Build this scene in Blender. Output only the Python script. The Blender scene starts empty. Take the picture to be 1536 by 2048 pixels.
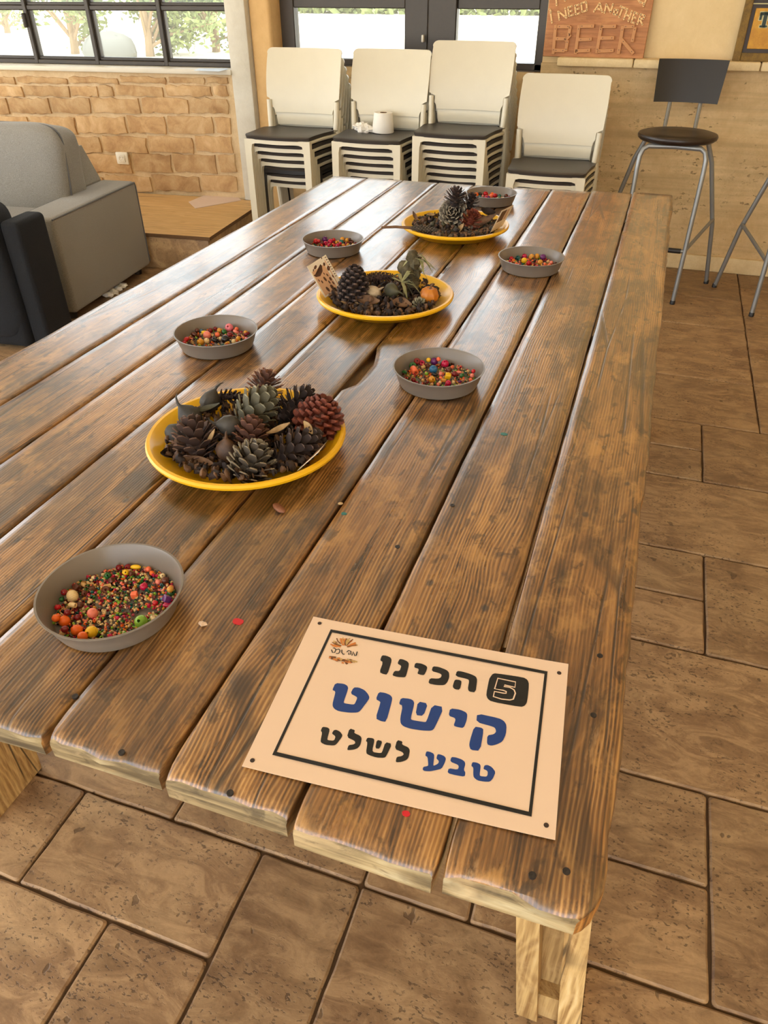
import bpy, bmesh, math, random
from mathutils import Vector, Matrix, Euler, noise

S = bpy.context.scene
COL = S.collection
PI = math.pi
random.seed(7)

# ------------------------------------------------------------------ camera
H = 0.76                                   # table top height
FPX, PITCH, YAW, ROLL = 1457.07, 0.633641, -0.333450, -0.0042855
CAM = Vector((0, 0, H + 0.61491))
_F = Vector((math.sin(YAW) * math.cos(PITCH), math.cos(YAW) * math.cos(PITCH), -math.sin(PITCH)))
_r = Vector((math.cos(YAW), -math.sin(YAW), 0))
_u = _r.cross(_F)
_R = math.cos(ROLL) * _r + math.sin(ROLL) * _u
_U = -math.sin(ROLL) * _r + math.cos(ROLL) * _u
cd = bpy.data.cameras.new('camera')
cam = bpy.data.objects.new('camera', cd)
COL.objects.link(cam)
cam.matrix_world = Matrix(((_R.x, _U.x, -_F.x, CAM.x), (_R.y, _U.y, -_F.y, CAM.y), (_R.z, _U.z, -_F.z, CAM.z), (0, 0, 0, 1)))
cd.sensor_fit = 'VERTICAL'
cd.sensor_height = 36.0
cd.lens = 36.0 * FPX / 2048
cd.clip_start = 0.02
cd.clip_end = 300
S.camera = cam

# ------------------------------------------------------------------ sky, sun, exposure
W = bpy.data.worlds.new('sky')
S.world = W
W.use_nodes = True
_bg = W.node_tree.nodes['Background']
_bg.inputs[0].default_value = (0.92, 0.96, 1.0, 1)
_bg.inputs[1].default_value = 5.0
sl = bpy.data.lights.new('sun_offscreen', 'SUN')
sl.energy = 9.0
sl.angle = math.radians(1.0)
sl.color = (1.0, 0.93, 0.82)
so = bpy.data.objects.new('sun_offscreen', sl)
COL.objects.link(so)
so.rotation_euler = Vector((-0.10, -0.10, -1)).to_track_quat('-Z', 'Y').to_euler()
S.view_settings.view_transform = 'Standard'
S.view_settings.look = 'None'
S.view_settings.gamma = 1.0
S.view_settings.use_curve_mapping = False
S.view_settings.exposure = -0.36


# ------------------------------------------------------------------ pixels to places
def ray(p):
    return _F + _R * ((p[0] - 768) / FPX) - _U * ((p[1] - 1024) / FPX)


def onz(p, z):
    d = ray(p)
    return CAM + d * ((z - CAM.z) / d.z)


def ony(p, y):
    d = ray(p)
    return CAM + d * ((y - CAM.y) / d.y)


def onplane(p, o, n):
    d = ray(p)
    return CAM + d * ((Vector(o) - CAM).dot(n) / d.dot(n))


# ------------------------------------------------------------------ object helpers
def tag(o, label=None, cat=None, group=None, kind=None):
    if label: o['label'] = label
    if cat: o['category'] = cat
    if group: o['group'] = group
    if kind: o['kind'] = kind
    return o


def empty(name, loc=(0, 0, 0), rot=(0, 0, 0), label=None, cat=None, group=None):
    o = bpy.data.objects.new(name, None)
    COL.objects.link(o)
    o.location = loc
    o.rotation_euler = rot
    o.empty_display_size = 0.05
    return tag(o, label, cat, group)


def link(name, me, parent=None, mats=None, loc=None, rot=None):
    o = bpy.data.objects.new(name, me)
    COL.objects.link(o)
    if parent: o.parent = parent
    if loc is not None: o.location = loc
    if rot is not None: o.rotation_euler = rot
    if mats is not None:
        for m in (mats if isinstance(mats, (list, tuple)) else [mats]):
            me.materials.append(m)
    return o


def copy_tree(o, parent=None):
    c = o.copy()
    COL.objects.link(c)
    if parent: c.parent = parent
    for ch in list(o.children):
        copy_tree(ch, c)
    return c


class MB:
    """collects shapes into one mesh"""

    def __init__(s):
        s.v = []; s.f = []; s.m = []

    def add(s, vs, fs, mi=0, M=None):
        b = len(s.v)
        s.v += [(M @ Vector(v)) if M else Vector(v) for v in vs]
        for k, f in enumerate(fs):
            s.f.append([b + i for i in f])
            s.m.append(mi[k] if isinstance(mi, list) else mi)
        return s

    def box(s, c, sz, M=None, mi=0):
        x, y, z = (k / 2 for k in sz)
        vs = [(c[0] + a * x, c[1] + b * y, c[2] + d * z) for a in (-1, 1) for b in (-1, 1) for d in (-1, 1)]
        fs = [(0, 1, 3, 2), (4, 6, 7, 5), (0, 4, 5, 1), (2, 3, 7, 6), (0, 2, 6, 4), (1, 5, 7, 3)]
        return s.add(vs, fs, mi, M)

    def rbox(s, c, sz, r=0.01, seg=2, M=None, mi=0):
        bm = bmesh.new()
        bmesh.ops.create_cube(bm, size=1)
        for v in bm.verts: v.co = Vector((v.co.x * sz[0], v.co.y * sz[1], v.co.z * sz[2]))
        bmesh.ops.bevel(bm, geom=bm.edges[:], offset=r, segments=seg, profile=0.5, affect='EDGES')
        bm.verts.index_update()
        vs = [Vector(c) + v.co for v in bm.verts]
        fs = [[v.index for v in f.verts] for f in bm.faces]
        bm.free()
        return s.add(vs, fs, mi, M)

    def prism(s, poly, z0, z1, M=None, mi=0, cap0=True):
        n = len(poly)
        vs = [(p[0], p[1], z0) for p in poly] + [(p[0], p[1], z1) for p in poly]
        fs = [list(range(n, 2 * n))] + ([list(range(n - 1, -1, -1))] if cap0 else [])
        fs += [(i, (i + 1) % n, n + (i + 1) % n, n + i) for i in range(n)]
        return s.add(vs, fs, mi, M)

    def tube(s, pts, r, n=8, M=None, mi=0, cap=True):
        pts = [Vector(p) for p in pts]
        rs = r if isinstance(r, (list, tuple)) else [r] * len(pts)
        vs = []; up = None
        for i, p in enumerate(pts):
            t = (pts[min(i + 1, len(pts) - 1)] - pts[max(i - 1, 0)]).normalized()
            if up is None:
                up = Vector((0, 0, 1)) if abs(t.z) < 0.9 else Vector((1, 0, 0))
            a = t.cross(up)
            if a.length < 1e-5: a = t.cross(Vector((0, 1, 0)))
            a.normalize()
            b = a.cross(t).normalized()
            up = b
            for k in range(n):
                w = 2 * PI * k / n
                vs.append(p + (a * math.cos(w) + b * math.sin(w)) * rs[i])
        fs = []
        for i in range(len(pts) - 1):
            for k in range(n):
                fs.append((i * n + k, i * n + (k + 1) % n, (i + 1) * n + (k + 1) % n, (i + 1) * n + k))
        if cap:
            fs.append(list(range(n - 1, -1, -1)))
            fs.append(list(range((len(pts) - 1) * n, len(pts) * n)))
        return s.add(vs, fs, mi, M)

    def lathe(s, prof, n=32, M=None, mi=0, rf=None, close=False):
        vs = []; fs = []
        for (r, z) in prof:
            for k in range(n):
                w = 2 * PI * k / n
                q = r * (rf(w, z) if rf else 1)
                vs.append((q * math.cos(w), q * math.sin(w), z))
        m = len(prof)
        for i in range(m if close else m - 1):
            j = (i + 1) % m
            for k in range(n):
                fs.append((i * n + k, i * n + (k + 1) % n, j * n + (k + 1) % n, j * n + k))
        if not close:
            if prof[0][0] > 1e-6: fs.append(list(range(n - 1, -1, -1)))
            if prof[-1][0] > 1e-6: fs.append(list(range((m - 1) * n, m * n)))
        return s.add(vs, fs, mi, M)

    def ball(s, c, r, nu=10, nv=7, M=None, mi=0, jit=0.0, sd=0):
        rr = r if isinstance(r, (list, tuple, Vector)) else (r, r, r)
        vs = []; fs = []
        for i in range(nv + 1):
            th = PI * i / nv
            for k in range(nu):
                w = 2 * PI * k / nu
                d = Vector((math.sin(th) * math.cos(w), math.sin(th) * math.sin(w), math.cos(th)))
                q = 1 + (jit * noise.noise(d * 2.2 + Vector((sd, sd * 1.7, 0))) if jit else 0)
                vs.append((c[0] + d.x * rr[0] * q, c[1] + d.y * rr[1] * q, c[2] + d.z * rr[2] * q))
        for i in range(nv):
            for k in range(nu):
                fs.append((i * nu + k, (i + 1) * nu + k, (i + 1) * nu + (k + 1) % nu, i * nu + (k + 1) % nu))
        return s.add(vs, fs, mi, M)

    def mesh(s, name, smooth=True, weld=True, angle=40):
        me = bpy.data.meshes.new(name)
        me.from_pydata([tuple(v) for v in s.v], [], s.f)
        for p, m in zip(me.polygons, s.m): p.material_index = m
        if weld:
            bm = bmesh.new(); bm.from_mesh(me)
            bmesh.ops.remove_doubles(bm, verts=bm.verts[:], dist=1e-6)
            bmesh.ops.recalc_face_normals(bm, faces=bm.faces[:])
            bm.to_mesh(me); bm.free()
        if smooth:
            for p in me.polygons: p.use_smooth = True
            me.set_sharp_from_angle(angle=math.radians(angle))
        me.update()
        return me

    def build(s, name, mats, parent=None, smooth=True, loc=None, rot=None, weld=True, angle=40):
        return link(name, s.mesh(name, smooth, weld, angle), parent, mats, loc, rot)


def vnoise(x, y=0.0, z=0.0):
    return noise.noise(Vector((x, y, z)))


# ------------------------------------------------------------------ material helpers
def srgb(r, g, b):
    f = lambda c: (c / 255 / 12.92) if c / 255 <= 0.04045 else ((c / 255 + 0.055) / 1.055) ** 2.4
    return (f(r), f(g), f(b), 1)


class NT:
    def __init__(s, name):
        s.mat = bpy.data.materials.new(name)
        s.mat.use_nodes = True
        s.t = s.mat.node_tree
        s.b = s.t.nodes['Principled BSDF']

    def n(s, typ, **kw):
        nd = s.t.nodes.new(typ)
        for k, v in kw.items():
            if k.startswith('i_'):
                key = k[2:]
                key = int(key) if key.isdigit() else key.replace('_', ' ')
                s.set(nd, key, v)
            else:
                setattr(nd, k, v)
        return nd

    def set(s, nd, key, v):
        sock = nd.inputs[key]
        if hasattr(v, 'is_output') or isinstance(v, bpy.types.NodeSocket):
            s.t.links.new(v, sock)
        else:
            sock.default_value = v

    def math(s, op, a, b=0.0, c=None, clamp=False):
        nd = s.n('ShaderNodeMath', operation=op, use_clamp=clamp)
        s.set(nd, 0, a); s.set(nd, 1, b)
        if c is not None: s.set(nd, 2, c)
        return nd.outputs[0]

    def mix(s, f, a, b, blend='MIX'):
        nd = s.n('ShaderNodeMix', data_type='RGBA', blend_type=blend)
        s.set(nd, 0, f); s.set(nd, 6, a); s.set(nd, 7, b)
        return nd.outputs[2]

    def rng(s, v, a, b, c=0.0, d=1.0, smooth=False):
        nd = s.n('ShaderNodeMapRange')
        if smooth: nd.interpolation_type = 'SMOOTHSTEP'
        for i, q in enumerate((v, a, b, c, d)): s.set(nd, i, q)
        return nd.outputs[0]

    def noise(s, vec, scale, detail=3, rough=0.55, dist=0.0):
        nd = s.n('ShaderNodeTexNoise')
        if vec is not None: s.set(nd, 'Vector', vec)
        s.set(nd, 'Scale', scale); s.set(nd, 'Detail', detail); s.set(nd, 'Roughness', rough); s.set(nd, 'Distortion', dist)
        return nd.outputs[0]

    def voro(s, vec, scale, feat='F1'):
        nd = s.n('ShaderNodeTexVoronoi', feature=feat)
        if vec is not None: s.set(nd, 'Vector', vec)
        s.set(nd, 'Scale', scale)
        return nd.outputs['Distance']

    def coord(s, scale=(1, 1, 1), rand=True, k='Object'):
        tc = s.n('ShaderNodeTexCoord')
        v = tc.outputs[k]
        if rand:
            oi = s.n('ShaderNodeObjectInfo')
            cmb = s.n('ShaderNodeCombineXYZ')
            for i, q in enumerate((17.3, 9.1, 5.7)):
                s.set(cmb, i, s.math('MULTIPLY', oi.outputs['Random'], q))
            ad = s.n('ShaderNodeVectorMath', operation='ADD')
            s.set(ad, 0, v); s.set(ad, 1, cmb.outputs[0])
            v = ad.outputs[0]
        return s.scale(v, scale)

    def scale(s, v, sc):
        mp = s.n('ShaderNodeVectorMath', operation='MULTIPLY')
        s.set(mp, 0, v); s.set(mp, 1, sc)
        return mp.outputs[0]

    def ramp(s, f, stops):
        nd = s.n('ShaderNodeValToRGB')
        el = nd.color_ramp.elements
        while len(el) > 1: el.remove(el[-1])
        el[0].position, el[0].color = stops[0]
        for p, c in stops[1:]:
            e = el.new(p); e.color = c
        s.set(nd, 0, f)
        return nd.outputs[0]

    def bump(s, h, strength=0.4, dist=0.002):
        nd = s.n('ShaderNodeBump')
        s.set(nd, 'Height', h); s.set(nd, 'Strength', strength); s.set(nd, 'Distance', dist)
        s.set(s.b, 'Normal', nd.outputs[0])

    def out(s, color=None, rough=None, **kw):
        if color is not None: s.set(s.b, 'Base Color', color)
        if rough is not None: s.set(s.b, 'Roughness', rough)
        for k, v in kw.items(): s.set(s.b, k.replace('_', ' '), v)
        return s.mat


def plain(name, col, rough=0.5, var=0.08, scale=30, bump=0.0, **kw):
    """one colour with slight mottling"""
    t = NT(name)
    v = t.coord()
    n = t.noise(v, scale, 4)
    a = tuple(min(1, c * (1 + var)) for c in col[:3]) + (1,)
    b = tuple(c * (1 - var) for c in col[:3]) + (1,)
    if bump: t.bump(n, bump, 0.002)
    return t.out(t.mix(n, b, a), rough, **kw)


def wood_mat(name, light, mid, dark, stain=0.5, rough=(0.3, 0.55), period=0.0046, bump=0.5, sy=1.0, specks=True, along='Y', coat=0.0):
    t = NT(name)
    v0 = t.coord((1, 1, 1))
    if along == 'Z':
        sep = t.n('ShaderNodeSeparateXYZ'); t.set(sep, 0, v0)
        cm = t.n('ShaderNodeCombineXYZ')
        t.set(cm, 0, t.math('ADD', sep.outputs[0], sep.outputs[1])); t.set(cm, 1, sep.outputs[2]); t.set(cm, 2, sep.outputs[1])
        v0 = cm.outputs[0]
    if along == 'X':
        sep = t.n('ShaderNodeSeparateXYZ'); t.set(sep, 0, v0)
        cm = t.n('ShaderNodeCombineXYZ')
        t.set(cm, 0, sep.outputs[1]); t.set(cm, 1, sep.outputs[0]); t.set(cm, 2, sep.outputs[2])
        v0 = cm.outputs[0]
    sp = t.n('ShaderNodeSeparateXYZ'); t.set(sp, 0, v0)
    warp = t.noise(t.scale(v0, (1, 0.16, 1)), 9, 3, 0.5)
    warp2 = t.noise(t.scale(v0, (1, 0.35, 1)), 22, 2, 0.5)
    kd = t.voro(t.scale(v0, (5.6, 2.7, 0.5)), 1.0)
    kin = t.rng(kd, 0.0, 0.30, 1, 0, True)
    kdark = t.rng(kd, 0.035, 0.10, 1, 0, True)
    ph = t.math('MULTIPLY', sp.outputs[0], 2 * PI / period)
    ph = t.math('ADD', ph, t.math('MULTIPLY', warp, 34.0))
    ph = t.math('ADD', ph, t.math('MULTIPLY', warp2, 11.0))
    ph = t.math('ADD', ph, t.math('MULTIPLY', kin, 17.0))
    grain = t.math('MULTIPLY_ADD', t.math('SINE', ph), 0.5, 0.5)
    grain = t.math('POWER', grain, 1.6)
    fib = t.noise(t.scale(v0, (330, 7, 330)), 1.0, 4, 0.65)
    fib2 = t.noise(t.scale(v0, (90, 3, 90)), 1.0, 4, 0.65)
    patch = t.noise(t.scale(v0, (1, 0.38, 1)), 11, 5, 0.62, 0.6)
    patch2 = t.noise(t.scale(v0, (1, 0.55, 1)), 26, 5, 0.65, 0.4)
    gm = t.rng(t.noise(t.scale(v0, (1, 0.3, 1)), 7, 3), 0.38, 0.62, 0.02, 0.19)
    streak = t.noise(t.scale(v0, (46, 1.3, 46)), 1.0, 5, 0.7)
    val = t.math('ADD', t.math('MULTIPLY', grain, gm), t.math('MULTIPLY', fib2, 0.42))
    val = t.math('ADD', val, t.math('MULTIPLY', fib, 0.26))
    val = t.math('ADD', val, t.math('MULTIPLY', streak, 0.26))
    c = t.ramp(val, [(0.39, dark), (0.55, mid), (0.76, light)])
    ye = t.rng(patch2, 0.5, 0.66, 0, 0.5, True)
    c = t.mix(ye, c, t.mix(0.45, light, srgb(180, 126, 60)))
    st = t.rng(patch, 0.45, 0.60, 0, stain, True)
    st = t.math('MULTIPLY', st, t.rng(fib2, 0.3, 0.6, 1.0, 0.55))
    c = t.mix(st, c, tuple(q * 0.6 for q in dark[:3]) + (1,))
    if specks:
        pt3 = t.noise(t.scale(v0, (1, 0.5, 1)), 46, 4, 0.6, 0.5)
        c = t.mix(t.rng(pt3, 0.57, 0.67, 0, 0.62, True), c, tuple(q * 0.5 for q in dark[:3]) + (1,))
    c = t.mix(t.math('MULTIPLY', kdark, 0.8), c, srgb(48, 30, 17))
    if specks:
        s1 = t.voro(t.scale(v0, (1, 0.7, 1)), 34)
        msk = t.rng(t.noise(v0, 7, 2), 0.55, 0.62)
        f = t.math('MULTIPLY', t.rng(s1, 0.10, 0.2, 0.75, 0), msk)
        c = t.mix(f, c, srgb(30, 34, 40))
        # scratches and worn pale flecks
        s2 = t.noise(t.scale(v0, (70, 10, 70)), 1.0, 5, 0.75)
        c = t.mix(t.rng(s2, 0.60, 0.72, 0, 0.45), c, srgb(196, 156, 108))
    oi2 = t.n('ShaderNodeObjectInfo')
    c = t.mix(1.0, c, t.rng(oi2.outputs['Random'], 0, 1, 0.82, 1.1), 'MULTIPLY')
    # long drying cracks
    ck = t.voro(t.scale(v0, (17, 0.9, 1)), 1.0, 'DISTANCE_TO_EDGE')
    ckm = t.math('MULTIPLY', t.rng(ck, 0.010, 0.026, 1, 0), t.rng(t.noise(t.scale(v0, (6, 2, 1)), 1.0, 2), 0.52, 0.6))
    c = t.mix(t.math('MULTIPLY', ckm, 0.8), c, srgb(34, 22, 13))
    h = t.math('ADD', t.math('MULTIPLY', grain, 0.4), t.math('MULTIPLY', fib, 0.4))
    h = t.math('ADD', h, t.math('MULTIPLY', fib2, 0.8))
    h = t.math('ADD', h, t.math('MULTIPLY', patch2, 1.2))
    h = t.math('SUBTRACT', h, t.math('MULTIPLY', ckm, 1.6))
    t.bump(h, bump, 0.0007)
    r = t.rng(t.math('ADD', t.math('MULTIPLY', fib2, 0.5), t.math('MULTIPLY', patch, 0.5)), 0.35, 0.65, rough[0], rough[1])
    if coat: t.set(t.b, 'Coat Weight', coat); t.set(t.b, 'Coat Roughness', 0.22)
    return t.out(c, r)


def stone_mat(name, a, b, c3, pits=0.6, scale=1.0, layered=False):
    t = NT(name)
    v = t.coord((1, 1, 1))
    oi = t.n('ShaderNodeObjectInfo')
    big = t.noise(v, 5 * scale, 5, 0.6, 0.8)
    vs = t.scale(v, (1, 2.6, 1)) if not layered else t.scale(v, (1, 1, 5))
    vein = t.noise(vs, 9 * scale, 6, 0.7, 1.2)
    fine = t.noise(v, 120 * scale, 4, 0.7)
    c = t.ramp(big, [(0.3, a), (0.5, b), (0.7, c3)])
    c = t.mix(t.rng(vein, 0.47, 0.6, 0, 0.5), c, tuple(min(1, q * 1.35) for q in c3[:3]) + (1,))
    c = t.mix(t.rng(vein, 0.32, 0.46, 0.5, 0), c, tuple(q * 0.6 for q in a[:3]) + (1,))
    br = t.rng(oi.outputs['Random'], 0, 1, 0.86, 1.14)
    c = t.mix(1.0, c, br, 'MULTIPLY')
    c = t.mix(t.rng(fine, 0.3, 0.7, 0.16, 0), c, (0.02, 0.012, 0.006, 1))
    pn = t.noise(t.scale(v, (1, 1.6, 1)), 115 * scale, 2, 0.5, 0.3)
    pm = t.rng(t.noise(v, 8 * scale, 3), 0.44, 0.56)
    pit = t.math('MULTIPLY', t.rng(pn, 0.60, 0.64), pm)
    pn2 = t.noise(t.scale(v, (1.5, 1, 1)), 24 * scale, 2, 0.5)
    pit = t.math('MAXIMUM', pit, t.math('MULTIPLY', t.rng(pn2, 0.715, 0.735), 0.9))
    c = t.mix(t.math('MULTIPLY', pit, pits), c, srgb(48, 32, 18))
    h = t.math('SUBTRACT', t.math('ADD', t.math('MULTIPLY', fine, 0.25), t.math('MULTIPLY', vein, 0.5)), t.math('MULTIPLY', pit, 1.2))
    t.bump(h, 0.35, 0.003)
    return t.out(c, t.rng(vein, 0.3, 0.7, 0.42, 0.62))


def rough_plaster(name, a, b, bumps=0.6, scale=1.0, layered=0.0, rough=0.85):
    t = NT(name)
    v = t.coord((1, 1, 1), rand=False)
    n1 = t.noise(v, 2.2 * scale, 5, 0.6, 0.5)
    n2 = t.noise(v, 22 * scale, 6, 0.7)
    n3 = t.noise(v, 110 * scale, 3, 0.6)
    f = t.math('ADD', t.math('MULTIPLY', n1, 0.6), t.math('MULTIPLY', n2, 0.4))
    c = t.ramp(f, [(0.32, b), (0.62, a)])
    h = t.math('ADD', n2, t.math('MULTIPLY', n3, 0.35))
    if layered:
        ly = t.noise(t.scale(v, (0.5, 0.5, 9)), 2.0 * scale, 4, 0.6, 0.3)
        c = t.mix(t.rng(ly, 0.42, 0.66, 0, layered), c, tuple(q * 0.62 for q in b[:3]) + (1,))
        pit = t.math('MULTIPLY', t.rng(t.noise(t.scale(v, (1, 1, 1.8)), 26, 4, 0.65), 0.62, 0.68), t.rng(n1, 0.45, 0.58))
        c = t.mix(t.math('MULTIPLY', pit, 0.6), c, srgb(92, 66, 38))
        h = t.math('SUBTRACT', h, pit)
    t.bump(h, bumps, 0.006)
    return t.out(c, rough)

# ------------------------------------------------------------------ materials
M_TOP = wood_mat('table_wood', srgb(212, 162, 96), srgb(153, 106, 57), srgb(62, 41, 23), stain=0.86, rough=(0.24, 0.42), coat=0.95)
M_SIDE = wood_mat('table_side_wood', srgb(206, 150, 78), srgb(168, 110, 48), srgb(104, 66, 30), stain=0.2, rough=(0.4, 0.6), specks=False)
M_END = wood_mat('end_grain_wood', srgb(204, 190, 154), srgb(172, 150, 108), srgb(100, 82, 54), stain=0.75, rough=(0.6, 0.8), period=0.009, bump=1.0, along='X')
M_LEG = wood_mat('leg_wood', srgb(236, 210, 156), srgb(210, 174, 114), srgb(150, 112, 64), stain=0.15, rough=(0.5, 0.7), period=0.011, specks=False, along='Z')
M_TILE = stone_mat('travertine', srgb(128, 97, 68), srgb(151, 119, 85), srgb(173, 142, 104))
M_GROUT = plain('grout', srgb(92, 68, 44), 0.9, 0.2, 40, 0.4)
M_MORTAR = rough_plaster('mortar', srgb(232, 206, 164), srgb(208, 176, 130), 0.9, 1.6)
M_SKIM = rough_plaster('low_wall_plaster', srgb(230, 200, 150), srgb(206, 172, 120), 0.7, 1.2, layered=0.42)
M_CREAM = rough_plaster('cream_paint', srgb(234, 208, 160), srgb(222, 194, 142), 0.3, 1.0)
M_TAN = rough_plaster('tan_paint', srgb(224, 184, 126), srgb(208, 166, 108), 0.3, 1.0)
M_GREY = rough_plaster('grey_paint', srgb(216, 210, 194), srgb(200, 192, 174), 0.3, 1.2)
M_CEIL = plain('ceiling_paint', srgb(236, 230, 218), 0.9, 0.04, 3)
M_SILL = plain('sill_stone', srgb(222, 214, 196), 0.45, 0.06, 12)
M_LEDGE = rough_plaster('ledge_stone', srgb(236, 212, 164), srgb(214, 184, 130), 0.4, 2.0, rough=0.6)
M_FRAME = plain('window_frame_paint', srgb(64, 56, 48), 0.45, 0.12, 60)
M_GROUND = plain('pale_ground', srgb(236, 226, 204), 0.9, 0.05, 0.7)
M_LEAF = plain('tree_leaf', srgb(118, 130, 76), 0.6, 0.25, 3)
M_TRUNK = plain('tree_bark', srgb(142, 120, 92), 0.9, 0.2, 8)
M_MOUND = plain('pale_tarp', srgb(104, 106, 102), 0.8, 0.06, 2)

t = NT('brick_adobe')
v = t.coord()
oi = t.n('ShaderNodeObjectInfo')
n1 = t.noise(v, 9, 5, 0.65, 0.5)
n2 = t.noise(v, 90, 4, 0.7)
c = t.ramp(n1, [(0.3, srgb(172, 132, 88)), (0.5, srgb(200, 162, 114)), (0.72, srgb(222, 190, 144))])
c = t.mix(1.0, c, t.rng(oi.outputs['Random'], 0, 1, 0.88, 1.1), 'MULTIPLY')
t.bump(t.math('ADD', n1, t.math('MULTIPLY', n2, 0.6)), 0.8, 0.006)
M_BRICK = t.out(c, 0.92)

t = NT('window_glass')
g = t.n('ShaderNodeBsdfGlossy'); t.set(g, 'Roughness', 0.02)
tr = t.n('ShaderNodeBsdfTransparent'); t.set(tr, 0, (0.97, 0.985, 0.975, 1))
fr = t.n('ShaderNodeFresnel'); t.set(fr, 0, 1.45)
mx = t.n('ShaderNodeMixShader')
t.set(mx, 0, fr.outputs[0]); t.set(mx, 1, tr.outputs[0]); t.set(mx, 2, g.outputs[0])
t.t.links.new(mx.outputs[0], t.t.nodes['Material Output'].inputs[0])
M_GLASS = t.mat


# ------------------------------------------------------------------ floor
fl = MB().box((-1.5, 0.7, -0.034), (9.4, 8.2, 0.05)).build('floor', M_GROUT, smooth=False)
tag(fl, 'travertine stone tiles in a mixed pattern over dark joints', kind='structure')
MOD, GX, GY = 0.2055, -0.062, 0.635
I0, I1, J0, J1 = -21, 9, -6, 20
occ = set()
tiles = []


def put(i, j, w, h):
    cells = [(a, b) for a in range(i, i + w) for b in range(j, j + h)]
    if any(q in occ for q in cells): return False
    occ.update(cells); tiles.append((i, j, w, h)); return True


for q in [(-4, -1, 2, 1), (-6, -1, 2, 1), (-3, -3, 1, 2), (-5, -3, 2, 2), (-2, -2, 1, 2), (-1, -2, 2, 2), (1, -2, 3, 2),
          (-5, 0, 2, 1), (-3, 0, 2, 1), (-1, 0, 1, 1), (0, 0, 2, 1), (0, 1, 2, 1), (2, 0, 2, 2), (0, 2, 3, 2), (0, 4, 2, 1), (0, 5, 2, 1),
          (2, 4, 2, 2), (0, 6, 3, 2), (0, 8, 2, 1), (0, 9, 2, 1), (2, 8, 2, 2), (1, 10, 2, 2), (1, 12, 2, 3), (1, 15, 2, 2), (1, 17, 2, 3),
          (3, 10, 2, 2), (3, 12, 2, 2), (3, 14, 2, 2), (3, 16, 2, 2), (3, 18, 2, 2)]:
    put(*q)
rt = random.Random(3)
for j in range(J0, J1):
    for i in range(I0, I1):
        if (i, j) in occ: continue
        opts = [(2, 2), (3, 2), (2, 1), (1, 2), (2, 3)]
        rt.shuffle(opts)
        for w, h in opts + [(2, 1), (1, 2), (1, 1)]:
            if i + w <= I1 and j + h <= J1 and put(i, j, w, h): break
tile_me = {}


def tile_mesh(w, h, var):
    r = random.Random(var * 31 + int(w * 1000) + int(h * 77))
    a, b = w / 2 - 0.0022, h / 2 - 0.0022
    cr = [r.uniform(0.004, 0.011) for _ in range(4)]
    pts = []
    for k, (sx, sy) in enumerate(((1, 1), (-1, 1), (-1, -1), (1, -1))):
        c0 = (sx * (a - cr[k]), sy * (b - cr[k]))
        for m in range(4):
            w0 = PI / 2 * k + PI / 2 * m / 3
            pts.append((c0[0] + cr[k] * math.cos(w0), c0[1] + cr[k] * math.sin(w0)))
    out = []
    for k in range(len(pts)):
        p, q = pts[k], pts[(k + 1) % len(pts)]
        out.append(p)
        L = math.hypot(q[0] - p[0], q[1] - p[1])
        if L > 0.06:
            n = int(L / 0.035)
            nx, ny = (q[1] - p[1]) / L, -(q[0] - p[0]) / L
            for m in range(1, n):
                f = m / n; d = r.uniform(-0.0022, 0.0004)
                out.append((p[0] + (q[0] - p[0]) * f + nx * d, p[1] + (q[1] - p[1]) * f + ny * d))
    mb = MB()
    n = len(out)
    ins = [(p[0] * (1 - 0.004 / a), p[1] * (1 - 0.004 / b)) for p in out]
    vs = [(p[0], p[1], -0.03) for p in out] + [(p[0], p[1], -0.0035) for p in out] + [(p[0], p[1], 0) for p in ins]
    fs = [list(range(2 * n, 3 * n))]
    for lay in (0, 1):
        fs += [(lay * n + k, lay * n + (k + 1) % n, (lay + 1) * n + (k + 1) % n, (lay + 1) * n + k) for k in range(n)]
    mb.add(vs, fs)
    me = mb.mesh('tile', True, False, 25)
    me.materials.append(M_TILE)
    return me


for k, (i, j, w, h) in enumerate(tiles):
    x0, x1 = GX + MOD * i, GX + MOD * (i + w)
    y0, y1 = GY + MOD * j, GY + MOD * (j + h)
    y1 = min(y1, 4.6)
    key = (round(x1 - x0, 3), round(y1 - y0, 3), k % 2)
    if key not in tile_me: tile_me[key] = tile_mesh(x1 - x0, y1 - y0, k % 2)
    link('tile', tile_me[key], fl, loc=((x0 + x1) / 2, (y0 + y1) / 2, rt.uniform(-0.0012, 0.0)))

# ------------------------------------------------------------------ walls
TH = math.atan(0.094)
OL = Vector((-2.5, 4.51, 0))
NL = Vector((math.sin(TH), -math.cos(TH), 0))
EL = Vector((math.cos(TH), math.sin(TH), 0))


def loc_left(p, dep=0.0):
    """pixel -> (along wall, height) on the left wall plane, dep behind its face"""
    o = OL - NL * dep
    h = onplane(p, o, NL)
    return (h - o).dot(EL), h.z


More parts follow.
